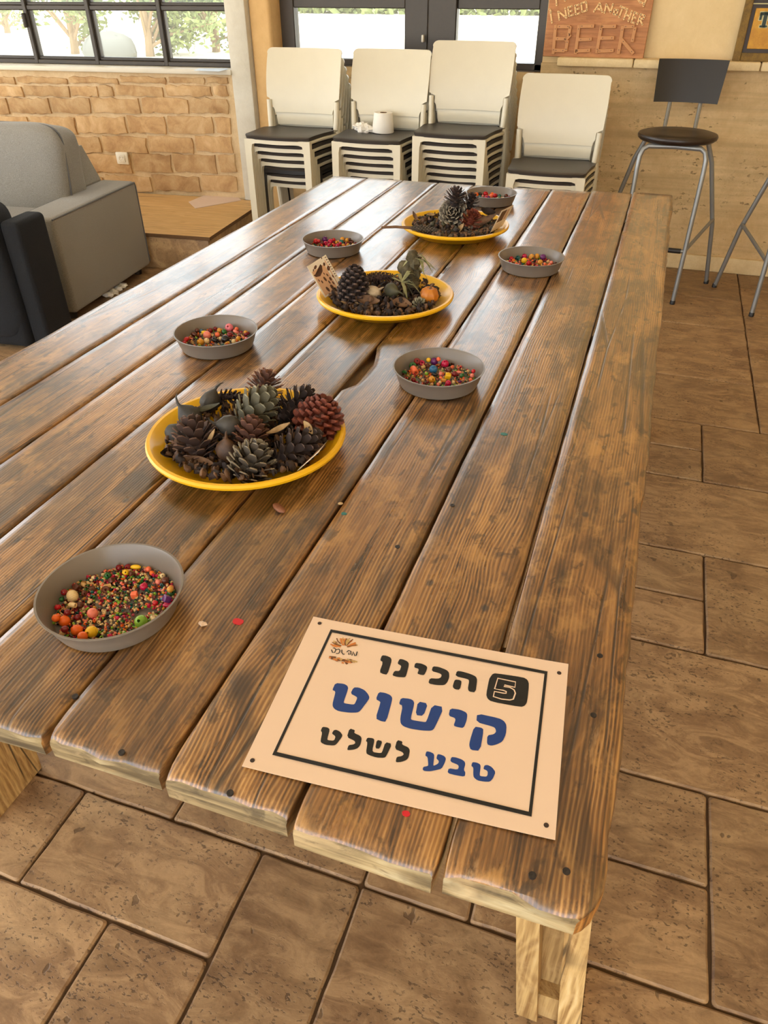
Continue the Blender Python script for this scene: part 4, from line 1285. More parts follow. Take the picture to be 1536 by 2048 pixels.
curl(pxz(ZC(375, 640), .020), (0.9, 0.1, 0.2), .062, .016, 1.9, M_BARK, 'curved brown bark strip at the rim of the cone plate', 'bark_strip', 'bark')
curl(pxz(ZC(470, 470), .052), (0.7, -1.0, 0.3), .034, .008, 0.8, M_DLEAF, 'pale dry chip lying between the cones')
curl(pxz(ZC(945, 420), .048), (0.4, -0.5, 0.2), .046, .012, 0.9, M_DLEAF, 'pale forked leaf beside the red-brown cone')
curl(pxz(ZC(1150, 400), .056), (1.0, 0.6, -0.5), .026, .012, 1.2, M_DLEAF, 'pale stalk end resting on the red-brown cone')
curl(pxz(ZC(430, 280), .050), (0.3, -0.2, 0.5), .05, .012, 1.0, M_PODG, 'olive dried leaf behind the grey pods')
curl(pxz(ZC(180, 600), .020), (0.5, 0.3, 1.2), .05, .022, 1.6, M_CORE, 'dark curled shell at the end of the cone plate', 'bark_strip', 'bark')


def debris(key, n_, mats, label, seed, rmax=0.126, hgt=0.026, q0=0.0028, q1=0.0085):
    r = random.Random(seed); mb = MB()
    for k in range(n_):
        a = r.uniform(0, 2 * PI); d = rmax * math.sqrt(r.random())
        s_ = r.uniform(q0, q1)
        z = 0.006 + max(0, hgt * (1 - (d / rmax) ** 2)) * r.random() + s_ * .5 + max(0, (d - 0.09)) * .5
        R = Euler((r.uniform(0, 3), r.uniform(0, 3), r.uniform(0, 3))).to_matrix().to_4x4(); R.translation = (d * math.cos(a), d * math.sin(a), z)
        mb.ball((0, 0, 0), (s_ * r.uniform(.8, 1.5), s_ * r.uniform(.4, 1), s_ * r.uniform(.2, .8)), 7, 5, R, r.randrange(len(mats)), 0.7, k)
    o = mb.build('dried_bits', mats, weld=False, loc=plate_at[key] + Vector((0, 0, 0.0002)), angle=60)
    return tag(o, label, 'dried bits', kind='stuff')


debris('cones', 1000, [M_CORE, M_PODB, M_CONE['dark'], M_BARK], 'loose dark seeds and husks under the pine cones', 1)
debris('leafy', 1000, [M_CORE, M_PODB, M_CONE['dark'], M_BARK, M_CORE], 'loose dark seeds and husks around the gourd', 2, hgt=0.03)
debris('twig', 1000, [M_CORE, M_PODB, M_PODG, M_BARK, M_CONE['grey']], 'loose nuts and husks on the twig plate', 3, hgt=0.032)

# leafy plate
ZL = lambda x, y: (580 + x / 4.518, 440 + y / 4.518)
pine_cone(pxz(ZL(575, 610), .050), (-0.15, 0.10, 0.3), .100, .037, 'dark', 'tall dark pine cone standing beside the upright card', 96, 'closed', 0.35, sw=0.42)
pine_cone(pxz(ZL(800, 520), .050), (0.2, 1.35, 0.15), .085, .014, 'brown', 'brown catkin lying across the leafy plate', 110, 'closed', 0.2, False, 0.32)
pod(pxz(ZL(750, 670), .034), (0.5, 0.8, 0.2), .022, M_CRACK, 'round pod with a cracked pale shell on the leafy plate', 0.1)
pod(pxz(ZL(920, 640), .044), (0.3, 1.4, -0.2), .019, M_PODG, 'dark olive pod in the middle of the leafy plate', 0.3)
curl(pxz(ZL(1000, 780), .022), (0.3, 0.1, 0.3), .05, .034, 0.9, M_BARK, 'broad brown leaf at the rim of the leafy plate')
curl(pxz(ZL(480, 720), .024), (0.5, 0.2, -0.5), .055, .016, 1.6, M_BARK, 'glossy brown curled husk below the tall cone', 'bark_strip', 'bark')
curl(pxz(ZL(560, 765), .020), (0.4, 0.0, 0.3), .05, .02, 1.2, M_DLEAF, 'tan curled leaf at the rim below the tall cone')
curl(pxz(ZL(700, 745), .026), (0.6, 0.1, 0.2), .06, .026, 1.4, M_BARK, 'brown crumpled leaf under the cracked pod')
pod(pxz(ZL(930, 735), .026), (0.9, 0.1, 0.4), .008, M_PODB, 'small gum nut beside the broad brown leaf', 0.1, 'gum_nut', 'gum nuts')
pod(pxz(ZL(980, 765), .022), (0.9, 0.4, 0.1), .008, M_BARK, 'small pale gum nut at the rim of the leafy plate', 0.1, 'gum_nut', 'gum nuts')
pine_cone(pxz(ZL(1170, 765), .024), (0.6, 0.2, 0), .032, .017, 'pale', 'small pale cone next to the orange gourd', 40, single=False)
gp = pxz(ZL(1260, 675), .040)
gr = empty('gourd', gp, (0.1, 0.1, 0), 'small ribbed orange gourd with a stem in the leafy plate', 'gourd')
MB().lathe([(0.001, -.017), (.012, -.0165), (.019, -.008), (.0205, .002), (.017, .011), (.009, .016), (.003, .015), (0.001, .014)], 40, rf=lambda w, z: 1 - 0.11 * abs(math.sin(4 * w)) ** 0.6 + 0.06).build('skin', M_GOURD, gr)
MB().tube([(0, 0, .013), (.001, .001, .02), (.005, .002, .026)], [.0028, .002, .0016], 7).build('stem', M_TWIG, gr)
# mossy clump with narrow sage leaves
mp = pxz(ZL(1090, 520), .05)
ms = empty('dried_plant', plate_at['leafy'] + Vector((mp.x - plate_at['leafy'].x, mp.y - plate_at['leafy'].y, 0.008)), label='mossy stem clump with narrow sage-green leaves on the leafy plate', cat='dried plant')
mb = MB()
rm = random.Random(8)
for k in range(16):
    mb.ball((rm.gauss(0, .009), rm.gauss(0, .009), .012 + .0052 * k), (rm.uniform(.010, .017),) * 3, 9, 6, jit=0.5, sd=k)
mb.build('stem', M_MOSS, ms)
mdir = ray(ZL(1180, 430))


def sprig(base, tips, name='leaf'):
    for q_ in tips:
        a = Vector(base); e = Vector(q_); m = (a + e) / 2 + Vector((rm.gauss(0, .006), rm.gauss(0, .006), .012))
        pts = [a.lerp(m, .0), a.lerp(m, .5), m, m.lerp(e, .5) + Vector((0, 0, .002)), e]
        side = (e - a).cross(Vector((0, 0.3, 1))).normalized()
        ws = [.0015, .0042, .005, .0036, .0004]
        vs = []
        for p, w in zip(pts, ws):
            vs += [p - side * w, p + side * w, p + Vector((0, 0, .0007)) - side * w, p + Vector((0, 0, .0007)) + side * w]
        fs = []
        for i in range(4):
            o_ = i * 4
            fs += [(o_, o_ + 1, o_ + 5, o_ + 4), (o_ + 2, o_ + 6, o_ + 7, o_ + 3), (o_, o_ + 4, o_ + 6, o_ + 2), (o_ + 1, o_ + 3, o_ + 7, o_ + 5)]
        MB().add(vs, fs).build(name, M_SAGE, ms, angle=60)


rel = lambda zx, zy, dz: pxz(ZL(zx, zy), dz) - ms.location
sprig(rel(1090, 330, .095), [rel(1210, 500, .075), rel(1300, 440, .08), rel(1330, 470, .07), rel(1250, 400, .09), rel(1180, 460, .07), rel(1020, 420, .08), rel(1260, 560, .045), rel(1050, 390, .085), rel(1290, 480, .07)])
sprig(rel(1010, 560, .058), [rel(1030, 690, .03), rel(1110, 680, .03), rel(1200, 700, .03), rel(1160, 640, .04), rel(950, 550, .055), rel(1090, 480, .065), rel(1130, 500, .06), rel(1060, 720, .028), rel(930, 520, .055), rel(1180, 670, .034)])


def tilted_card(pix, depths, name, label, solve=True):
    """printed card; pix = four corners, depths = world points given by height"""
    P = [onz(p, H + z) for p, z in zip(pix, depths)]
    if solve:                                          # height of the top edge that makes the card a rectangle
        ex = (P[2] - P[3]).normalized()
        best = min((abs((onz(pix[0], H + z) - P[3]).normalized().dot(ex)), z) for z in [depths[3] + 0.001 * k for k in range(-5, 90)])
        P[0] = onz(pix[0], H + best[1])
    o_ = P[3]
    ex = (P[2] - P[3]); ey = (P[0] - P[3])
    W_, H_ = ex.length, ey.length
    ex.normalize(); nz = ex.cross(ey).normalized(); ey = nz.cross(ex)
    root = empty(name, o_, label=label, cat='card', group='printed cards in the plates')
    root.matrix_world = Matrix(((ex.x, ey.x, nz.x, o_.x), (ex.y, ey.y, nz.y, o_.y), (ex.z, ey.z, nz.z, o_.z), (0, 0, 0, 1)))
    MB().box((W_ / 2, H_ / 2, 0), (W_, H_, 0.0006)).build('sheet', M_CARD, root, smooth=False)
    return root, W_, H_


def cmark(root, W_, H_, pts, mat, zz=0.0005):
    P = [(x * W_, y * H_) for x, y in pts]
    me = bpy.data.meshes.new('print'); bm = bmesh.new()
    f_ = bm.faces.new([bm.verts.new((x, y, zz)) for x, y in P]); bmesh.ops.triangulate(bm, faces=[f_]); bm.normal_update()
    for q_ in bm.faces:
        if q_.normal.z < 0: q_.normal_flip()
    bm.to_mesh(me); bm.free()
    link('print', me, root, mat)


ell = lambda cx, cy, a, b_, rot=0.0: [(cx + a * math.cos(w) * math.cos(rot) - b_ * math.sin(w) * math.sin(rot), cy + a * math.cos(w) * math.sin(rot) + b_ * math.sin(w) * math.cos(rot)) for w in [2 * PI * k / 14 for k in range(14)]]
ZK = lambda x, y: (610 + x / 13.96, 490 + y / 13.96)
cr, cw, ch = tilted_card([ZK(60, 600), ZK(672, 155), ZK(1060, 1130), ZK(560, 1480)], [.075, .088, .028, .020], 'picture_card', 'upright white card printed with brown seeds and pods in leafy plate')
cmark(cr, cw, ch, [(.06, .04), (.72, .04), (.72, .80), (.06, .80)], M_CARDP, 0.0004)
cmark(cr, cw, ch, [(.04, .70), (.12, .62), (.30, .58), (.50, .66), (.60, .80), (.56, .86), (.46, .74), (.30, .68), (.14, .70)], M_CARDB, 0.0006)
for (x, y, a, b_, rt_) in ((.72, .80, .06, .045, .5), (.80, .64, .085, .06, .5), (.3, .86, .09, .04, .3), (.75, .98, .03, .022, 1), (.16, .82, .05, .02, .6), (.24, .42, .03, .05, .2), (.42, .44, .045, .08, .3), (.60, .50, .03, .05, .3), (.64, .36, .05, .06, .3), (.80, .38, .035, .05, .3), (.30, .16, .05, .09, .4), (.52, .14, .06, .09, .4), (.52, .30, .03, .06, .3), (.66, .22, .03, .06, .3), (.15, .5, .02, .045, .3), (.5, .58, .02, .04, .3)):
    cmark(cr, cw, ch, ell(x, y, a, b_, rt_), M_CARDB, 0.0006)
for k in range(9):
    y = .93 - k * .075
    cmark(cr, cw, ch, [(.89, y), (.96, y), (.96, y + .022), (.89, y + .022)], M_CARDB, 0.0006)
cmark(cr, cw, ch, [(.80, .10), (.825, .10), (.835, .88), (.81, .88)], M_ORANGE_P, 0.0006)
ZE = lambda x, y: (950 + x / 13.96, 370 + y / 13.96)
cr, cw, ch = tilted_card([ZE(755, 715), ZE(1090, 570), ZE(760, 1150), ZE(425, 1325)], [.066, .074, .026, .026], 'picture_card', 'white printed card leaning on the rim of the twig plate')
cmark(cr, cw, ch, [(.10, .42), (.55, .42), (.55, .92), (.10, .92)], M_BARK, 0.0004)
cmark(cr, cw, ch, [(.62, .42), (.80, .42), (.80, .90), (.62, .90)], M_CARDP, 0.0004)
for k in range(5): cmark(cr, cw, ch, [(.08, .06 + k * .06), (.7, .06 + k * .06), (.7, .075 + k * .06), (.08, .075 + k * .06)], M_GOLD_P, 0.0005)
cr, cw, ch = tilted_card([ZC(1400, 385), ZC(1512, 243), ZC(1215, 570), ZC(1065, 703)], [.052, .078, .052, .024], 'picture_card', 'white printed card leaning edge-on among the pine cones', False)
cmark(cr, cw, ch, [(.12, .10), (.88, .10), (.88, .9), (.12, .9)], M_CARDP, 0.0004)
cmark(cr, cw, ch, ell(.5, .5, .2, .3), M_BROWN_P, 0.0006)

# twig plate
ZT = lambda x, y: (740 + x / 3.746, 370 + y / 3.746)
pine_cone(pxz(ZT(640, 100), .105), (-0.2, 0.15, 0.4), .060, .034, 'dark', 'reddish-dark open pine cone on top of the twig plate', 60, tilt=0.35, sw=0.34, single=False)
pine_cone(pxz(ZT(625, 215), .058), (1.15, -0.05, 0.15), .085, .046, 'grey', 'big grey pine cone showing its flat base', 70, tilt=0.7, single=False)
pine_cone(pxz(ZT(745, 140), .080), (0.2, 0.3, 1.0), .060, .030, 'dark', 'dark spiky pine cone leaning behind the big grey one', 60, tilt=0.35, sw=0.34, single=False)
pine_cone(pxz(ZT(755, 270), .045), (0.5, 0.3, 0.2), .070, .032, 'red', 'reddish open pine cone beside the big grey one', 60, tilt=0.4, sw=0.34, single=False)
a = pxz(ZT(300, 320), .040); b_ = pxz(ZT(530, 345), .030)
d = b_ - a
o = pine_cone((a + b_) / 2, d.to_track_quat('Z', 'Y').to_euler(), d.length * 1.05, .011, 'grey', 'long patterned seed spike with stem over the plate rim', 120, 'closed', 0.2, False, 0.4)
o.name = 'seed_spike'; o['category'] = 'seed spike'
e = pxz(ZT(85, 318), .040)
lst = o.matrix_basis.inverted()
MB().tube([lst @ (a + d * .04), lst @ (a.lerp(e, .5) + Vector((0, 0, .002))), lst @ e], [.0042, .0038, .0034], 8).build('stem', M_TWIG, o)
pts = [pxz(ZT(x, y), z) for x, y, z in ((530, 355, .022), (650, 366, .020), (780, 355, .022), (870, 325, .026), (930, 300, .03))]
o = MB().tube([p - pts[0] for p in pts], [.004, .0046, .005, .0046, .003], 8).build('twig', M_TWIG, loc=pts[0])
tag(o, 'smooth brown twig along the rim of the twig plate', 'twig')
curl(pxz(ZT(850, 285), .040), (0.5, -0.4, 0.5), .085, .026, 0.8, M_BARK, 'long brown bark piece beside the leaning card', 'bark_strip', 'bark')
curl(pxz(ZT(880, 215), .048), (0.6, 0.2, 0.2), .05, .026, 1.8, M_CORE, 'dark curled shell behind the bark piece', 'bark_strip', 'bark')
curl(pxz(ZT(680, 330), .028), (0.9, -0.9, 0.2), .04, .014, 1.3, M_DLEAF, 'pale curled husk under the reddish cone')
curl(pxz(ZT(450, 230), .034), (0.4, 0.2, 0.8), .03, .014, 1.2, M_DLEAF, 'small pale husk on the nut pile')
curl(pxz(ZT(335, 240), .034), (0.4, 0.9, -0.4), .035, .012, 1.2, M_BARK, 'brown husk lifted at the plate rim')
for k, (x, y) in enumerate(((400, 265), (470, 295), (530, 305), (580, 290), (430, 245), (505, 270), (360, 290))):
    p = pxz(ZT(x, y), .026)
    o = MB().ball((0, 0, 0), (.009, .008, .0075), 12, 8, jit=.25, sd=k).build('nut', [M_PODB, M_PODG, M_BARK][k % 3], loc=p, rot=(k, k * 2, 0))
    tag(o, ['dark brown nut in the middle of the loose nut pile', 'olive nut touching the patterned seed spike', 'light brown nut at the end of the seed spike', 'dark brown nut against the big grey cone',
            'olive nut beside the small pale husk', 'light brown nut between the husk and the grey cone', 'dark brown nut near the rim by the lifted husk'][k], 'nut', 'nuts on the twig plate')

# crumbs on the table
p = onz((558, 1016), H + .004)
o = MB().ball((0, 0, 0), (.0125, .0065, .0038), 14, 8, jit=.12, sd=2).build('seed_husk', nat('husk_red', srgb(96, 52, 34), srgb(150, 96, 66), 0.5), loc=p, rot=(0, 0.1, -0.5))
tag(o, 'reddish brown seed husk lying on the bare planks', 'seed husk')
p = onz((681, 1007), H + .002)
o = MB().ball((0, 0, 0), (.004, .0024, .002), 10, 6).build('seed', M_DLEAF, loc=p, rot=(0, 0, 0.4)); tag(o, 'tiny pale seed at the plank joint', 'seed')
p = onz((405, 1247), H + .003)
o = MB().ball((0, 0, 0), (.0045, .0035, .0022), 9, 6, jit=.9, sd=5).build('paper_crumb', M_PAPER, loc=p); tag(o, 'tiny white paper crumb near the red spot', 'paper crumb')
M_NAILH = plain('nail_iron', srgb(40, 33, 29), 0.5, 0.2, 200)
M_REDP = plain('red_paint', srgb(206, 34, 44), 0.4, 0.05)
M_TEALP = plain('teal_paint', srgb(44, 110, 104), 0.5, 0.2)


def spot(px, r, mat, label, sd):
    c_ = onz(px, H)
    pts = [(r * (1 + .22 * vnoise(math.cos(w) * 2, math.sin(w) * 2, sd)) * math.cos(w), r * .72 * (1 + .22 * vnoise(math.cos(w) * 2 + 5, math.sin(w) * 2, sd)) * math.sin(w)) for w in [2 * PI * k / 18 for k in range(18)]]
    o_ = MB().prism(pts, -0.0012, 0.0004).build('paint_spot', mat, loc=c_, smooth=False)
    tag(o_, label, 'paint spot')


spot((476, 1243), .0068, M_REDP, 'red paint spot on the table between bowl and sign', 1)
spot((688, 1027), .004, M_TEALP, 'small teal paint spot beside a plank joint', 2)
spot((1008, 868), .006, M_TEALP, 'teal paint fleck on the wide bare planks', 3)
spot((812, 1627), .0038, M_REDP, 'faint red paint dab at the lower edge of the sign', 4)
for k, p in enumerate(((243, 1504), (460, 1585), (1187, 1430), (1200, 1311), (1065, 1750), (795, 1093), (556, 1480), (1133, 1742), (150, 1392), (905, 1010))):
    c_ = onz(p, H)
    MB().lathe([(0.0001, -.002), (.0034, -.002), (.0034, .0001), (.0022, .0002), (0.0001, -.0004)], 10).build('nail', M_NAILH, tbl, loc=c_ - TO)

# ------------------------------------------------------------------ stacking chairs
M_WHITE = plain('aged_white_plastic', srgb(224, 215, 191), 0.35, 0.04, 14)
M_BLACKP = plain('black_plastic', srgb(34, 32, 32), 0.4, 0.08, 30)
M_SEAT = plain('charcoal_seat', srgb(58, 52, 48), 0.42, 0.12, 14)
SDY, SDZ = 0.032, 0.042
SEATZ = 0.455


def seat_mesh():
    prof = [(0.0, .150), (0.004, .172), (0.012, .183), (0.03, .188), (0.10, .191), (0.18, .198), (0.25, .209), (0.285, .211), (0.305, .204), (0.322, .182), (0.345, .172), (0.39, .170), (0.40, .165)]
    mb = MB(); m = 10; vs = []
    for (y, w) in prof:
        for j in range(m + 1):
            u = (j / m - .5) * 2
            dish = -0.012 * (1 - u * u) * math.sin(PI * min(1, y / 0.42)) - 0.012 * (y / 0.4) ** 2 - 0.008 * max(0, 1 - y / 0.03) ** 2 * 1.0
            vs.append((u * w, y - 0.012 * (1 - u * u) * max(0, 1 - y / 0.15), SEATZ + dish))
    b = len(vs)
    vs += [(v[0] * 0.985, v[1] + 0.003, SEATZ - 0.019 + (v[2] - SEATZ) * 0.3) for v in vs]
    fs = []
    R = len(prof)
    for i in range(R - 1):
        for j in range(m):
            a = i * (m + 1) + j
            fs += [(a, a + 1, a + m + 2, a + m + 1), (b + a, b + a + m + 1, b + a + m + 2, b + a + 1)]
        for j in (0, m):
            a = i * (m + 1) + j
            fs.append((a, a + m + 1, b + a + m + 1, b + a))
    for i in (0, R - 1):
        for j in range(m):
            a = i * (m + 1) + j
            fs.append((a, a + 1, b + a + 1, b + a))
    mb.add(vs, fs)
    return mb


def back_shell(z0, z1, half, y0, y1, th, notch=True, crv=0.026):
    """curved back panel with rounded corners; y grows to the rear, centre set back"""
    mb = MB(); m = 16; n_ = 30; vs = []
    for i in range(n_ + 1):
        v = i / 18 * .9 if i <= 18 else .9 + .1 * math.sin(PI / 2 * (i - 18) / 12); z = z0 + (z1 - z0) * v
        w = half(v)
        for j in range(m + 1):
            u = (j / m - .5) * 2
            x = u * w
            vs.append((x, y0 + (y1 - y0) * (v ** 1.3) + crv * (1 - (x / 0.22) ** 2) - 0.012 * math.sin(PI * v) * 0.6, z))
    b = len(vs)
    vs += [(v[0], v[1] + th, v[2]) for v in vs]
    fs = []
    for i in range(n_):
        for j in range(m):
            a = i * (m + 1) + j
            fs += [(a, a + 1, a + m + 2, a + m + 1), (b + a, b + a + m + 1, b + a + m + 2, b + a + 1)]
        for j in (0, m):
            a = i * (m + 1) + j
            fs.append((a, a + m + 1, b + a + m + 1, b + a))
    for i in (0, n_):
        for j in range(m):
            a = i * (m + 1) + j
            fs.append((a, a + 1, b + a + 1, b + a))
    mb.add(vs, fs)
    return mb


def shell_half(v):
    if v < 0.03: return 0.172
    if v < 0.10: return 0.172 + 0.012 * ((v - 0.03) / 0.07)
    if v < 0.20: return 0.184
    if v < 0.23: return 0.184 + 0.030 * (v - 0.20) / 0.03
    if v > 0.92: return 0.218 - 0.026 * (1 - math.sqrt(max(0, 1 - ((v - 0.92) / 0.0801) ** 2)))
    return 0.214 + 0.004 * math.sin(PI * (v - 0.2) / 0.8)


def make_chair(frame):
    t_ = empty('stacking_chair')
    link('seat', seat_mesh().mesh('seat', angle=35), t_, M_SEAT)
    link('backrest', back_shell(.512, .815, shell_half, .362, .432, .011).mesh('backrest', angle=45), t_, M_WHITE)
    link('back_strip', back_shell(.450, .530, lambda v: .168 + .004 * v, .380, .380, .008).mesh('back_strip', angle=45), t_, M_WHITE)
    for s_ in (-1, 1):
        mb = MB()                                              # front leg, widening into the rail
        sec = [(0.0, .036, .026), (.30, .036, .026), (.385, .038, .027), (.415, .046, .028), (.435, .060, .028)]
        vs = []
        for (z, w, d_) in sec:
            xo = s_ * 0.188
            for (a, b) in ((0, 0), (1, 0), (1, 1), (0, 1)):
                vs.append((xo - s_ * a * w, 0.002 + b * d_, z))
        fs = [(0, 1, 2, 3), (16, 17, 18, 19)]
        for i in range(4): fs += [(i * 4 + q_, i * 4 + (q_ + 1) % 4, i * 4 + 4 + (q_ + 1) % 4, i * 4 + 4 + q_) for q_ in range(4)]
        mb.add(vs, fs); mb.build('leg', frame, t_, angle=30)
        mb = MB()                                              # rear leg running up to the seat
        mb.tube([(s_ * .205, .425, 0), (s_ * .206, .395, .22), (s_ * .206, .365, .40), (s_ * .200, .358, .437)], [.015, .016, .018, .018], 8)
        mb.build('leg', frame, t_)
        mb = MB()                                              # post with sleeve carrying the back
        mb.tube([(s_ * .196, .352, .44), (s_ * .199, .361, .50), (s_ * .201, .366, .575)], [.0135, .0145, .0135], 10)
        mb.build('back_post', M_WHITE if frame is M_WHITE else frame, t_)
        mb = MB()                                              # side rail
        pts = [(s_ * .178, .02, .427), (s_ * .184, .12, .427), (s_ * .195, .22, .425), (s_ * .202, .30, .420), (s_ * .202, .36, .414)]
        mb.tube(pts, .0095, 8)
        mb.build('side_rail', frame, t_)
    mb = MB(); vs = []; n_ = 12
    for i in range(n_ + 1):
        u = (i / n_ - .5) * 2
        x = u * .150; sag = -0.006 * (1 - u * u)
        yb = -0.008 * (1 - u * u)
        zb_ = .4195 + sag - 0.012 * (abs(u) ** 8)
        vs += [(x, .002 + yb, zb_), (x, .028 + yb, zb_), (x, .028 + yb, .4355 + sag * .4), (x, .002 + yb, .4355 + sag * .4)]
    fs = []
    for i in range(n_): fs += [(i * 4 + q_, i * 4 + (q_ + 1) % 4, i * 4 + 4 + (q_ + 1) % 4, i * 4 + 4 + q_) for q_ in range(4)]
    fs += [(0, 1, 2, 3), (n_ * 4, n_ * 4 + 1, n_ * 4 + 2, n_ * 4 + 3)]
    mb.add(vs, fs); mb.build('front_rail', frame, t_, angle=30)
    return t_


chair_w = make_chair(M_WHITE)
chair_b = make_chair(M_BLACKP)
ORD = ['topmost', 'second from top', 'third from top', 'fourth from top', 'fifth from top', 'sixth from top', 'seventh from top', 'lowest']
STK = [((482, 617), 268, 3.81, 7, 'in the stack beside the plastered pier', 0.01), ((651, 806), 276, 3.87, 7, 'in the stack under the paper roll', 0.0),
       ((815, 975), 264, 3.89, 8, 'in the tallest stack', -0.01), ((1003, 1178), 342, 3.81, 5, 'in the shortest stack', 0.015)]
first_w = [True]
stack_top = {}
for si, ((pl, pr), py, yf, n_, where, rz) in enumerate(STK):
    xc = ony(((pl + pr) / 2, py), yf).x
    for k in range(n_):                                       # k = 0 is the topmost
        black = si == 0 and k == 4
        if black: o = chair_b
        elif first_w[0]: o = chair_w; first_w[0] = False
        else: o = copy_tree(chair_w)
        lv = n_ - 1 - k
        o.location = (xc + 0.0008 * lv, yf + SDY * k, SDZ * lv)
        o.rotation_euler = (0, 0, rz)
        tag(o, ('black-framed' if black else 'white plastic') + ' chair with charcoal seat, ' + ORD[k] + ' ' + where, 'chair', 'stacked chairs along the back wall')
    stack_top[si] = (xc, yf, SDZ * (n_ - 1))

# paper roll and tissue on the second stack
M_TISSUE = plain('tissue_paper', srgb(244, 238, 226), 0.9, 0.02, 40, 0.3)
xc, yf, zt = stack_top[1]
zs = zt + SEATZ - 0.012
rp = onz((766, 262), zs + 0.004)
rr_ = empty('paper_roll', (rp.x, rp.y, zs - 0.001), (0.0, 0.03, 0), 'white paper roll standing on a charcoal chair seat', 'paper roll')
MB().lathe([(.019, .0), (.058, .0), (.060, .004), (.050, .092), (.049, .095), (.019, .094)], 28, close=True).build('paper', M_TISSUE, rr_)
MB().lathe([(.0175, .001), (.0188, .001), (.0188, .0945), (.0175, .0945)], 20, close=True).build('cardboard_core', M_BARK, rr_)
tp = onz((725, 258), zs + 0.01)
mb = MB()
for k, (x, y, z, s_) in enumerate(((0, 0, .018, .036), (-.03, .015, .016, .03), (.035, -.012, .014, .032), (-.012, .03, .022, .03), (.012, -.02, .012, .034))):
    mb.ball((x, y, z), (s_, s_ * .8, s_ * .55), 16, 10, jit=.75, sd=k * 3)
o = mb.build('tissue', M_TISSUE, loc=(tp.x, tp.y, zs), angle=25)
tag(o, 'crumpled white tissue beside the paper roll', 'tissue')

# ------------------------------------------------------------------ bar stools
M_STEEL = plain('grey_steel', srgb(150, 152, 152), 0.35, 0.05, 60, Metallic=0.6)
M_DKW = plain('dark_stool_wood', srgb(44, 32, 26), 0.32, 0.15, 25)
M_BKB = plain('black_back_panel', srgb(34, 30, 28), 0.38, 0.08, 40)


def make_stool(loc, rz, label):
    t_ = empty('bar_stool', loc, (0, 0, rz), label, 'bar stool', 'bar stools at the ledge')
    MB().lathe([(0.001, .728), (.15, .728), (.172, .732), (.184, .742), (.186, .752), (.182, .760), (.165, .765), (.09, .762), (0.001, .760)], 48).build('seat', M_DKW, t_)
    for s_ in (-1, 1):
        MB().tube([(s_ * .150, -.195, 0), (s_ * .152, -.150, .62), (s_ * .150, -.143, .675), (s_ * .140, -.136, .705), (s_ * .118, -.130, .719), (0, -.126, .722)], .0115, 10).build('leg', M_STEEL, t_)
        MB().tube([(s_ * .308, .200, 0), (s_ * .262, .165, .32), (s_ * .186, .122, .62), (s_ * .140, .100, .729)], .0115, 10).build('leg', M_STEEL, t_)
        MB().tube([(s_ * .150, -.176, .262), (s_ * .160, -.14, .270), (s_ * .260, .160, .345)], .009, 8).build('side_bar', M_STEEL, t_)
        MB().tube([(s_ * .072, .125, .725), (s_ * .072, .165, .76), (s_ * .072, .228, .870), (s_ * .072, .250, .95)], .0095, 8).build('back_post', M_STEEL, t_)
        for (x_, y) in ((.150, -.1955), (.3075, .1998)):
            MB().lathe([(.0118, 0), (.013, .001), (.013, .018), (.0118, .02)], 10, Matrix.Translation((s_ * x_, y, 0)), close=True).build('foot_cap', M_BLACKP, t_)
    MB().tube([(-.150, -.176, .262), (.150, -.176, .262)], .009, 8).build('footrest', M_STEEL, t_)
    MB().tube([(-.132, -.176, .262), (.132, -.176, .262)], .012, 10).build('footrest_sleeve', M_BLACKP, t_)
    mb = MB(); m, n_ = 14, 6; vs = []
    for i in range(n_ + 1):
        v = i / n_; z = .866 + .180 * v
        for j in range(m + 1):
            u = (j / m - .5) * 2
            w = .150 + .012 * v
            vs.append((u * w, .190 + .045 * v + .030 * (1 - u * u), z))
    b = len(vs); vs += [(v[0], v[1] + .012, v[2]) for v in vs]
    fs = []
    for i in range(n_):
        for j in range(m):
            a = i * (m + 1) + j
            fs += [(a, a + 1, a + m + 2, a + m + 1), (b + a, b + a + m + 1, b + a + m + 2, b + a + 1)]
        for j in (0, m):
            a = i * (m + 1) + j; fs.append((a, a + m + 1, b + a + m + 1, b + a))
    for i in (0, n_):
        for j in range(m):
            a = i * (m + 1) + j; fs.append((a, a + 1, b + a + 1, b + a))
    mb.add(vs, fs); mb.build('backrest', M_BKB, t_, angle=30)
    return t_


make_stool((.068, 4.172, 0), -0.03, 'bar stool with round dark seat and black backrest, below beer sign')
make_stool((.735, 4.12, 0), 0.02, 'grey-legged bar stool standing under the yellow lettered sign')

# ------------------------------------------------------------------ signs on the ledge
M_BOARD = wood_mat('sign_board_wood', srgb(206, 148, 98), srgb(186, 126, 78), srgb(156, 100, 58), stain=0.1, rough=(0.55, 0.7), specks=False, along='X')
M_STICKL = plain('light_stick_wood', srgb(234, 192, 132), 0.6, 0.12, 60)
M_STICKB = plain('brown_stick_wood', srgb(196, 138, 86), 0.6, 0.12, 60)
M_NAIL = plain('nail_head', srgb(52, 40, 32), 0.5, 0.1)


def ledge_plane(y0, lean):
    n_ = Vector((0, -math.cos(lean), math.sin(lean)))
    o_ = Vector((0, y0, LZ))
    up = Vector((0, math.sin(lean), math.cos(lean)))
    return o_, n_, up


o_, n_, up = ledge_plane(4.575, 0.10)


def on_board(p):
    h = onplane(p, o_, n_)
    return h.x, (h - o_).dot(up)


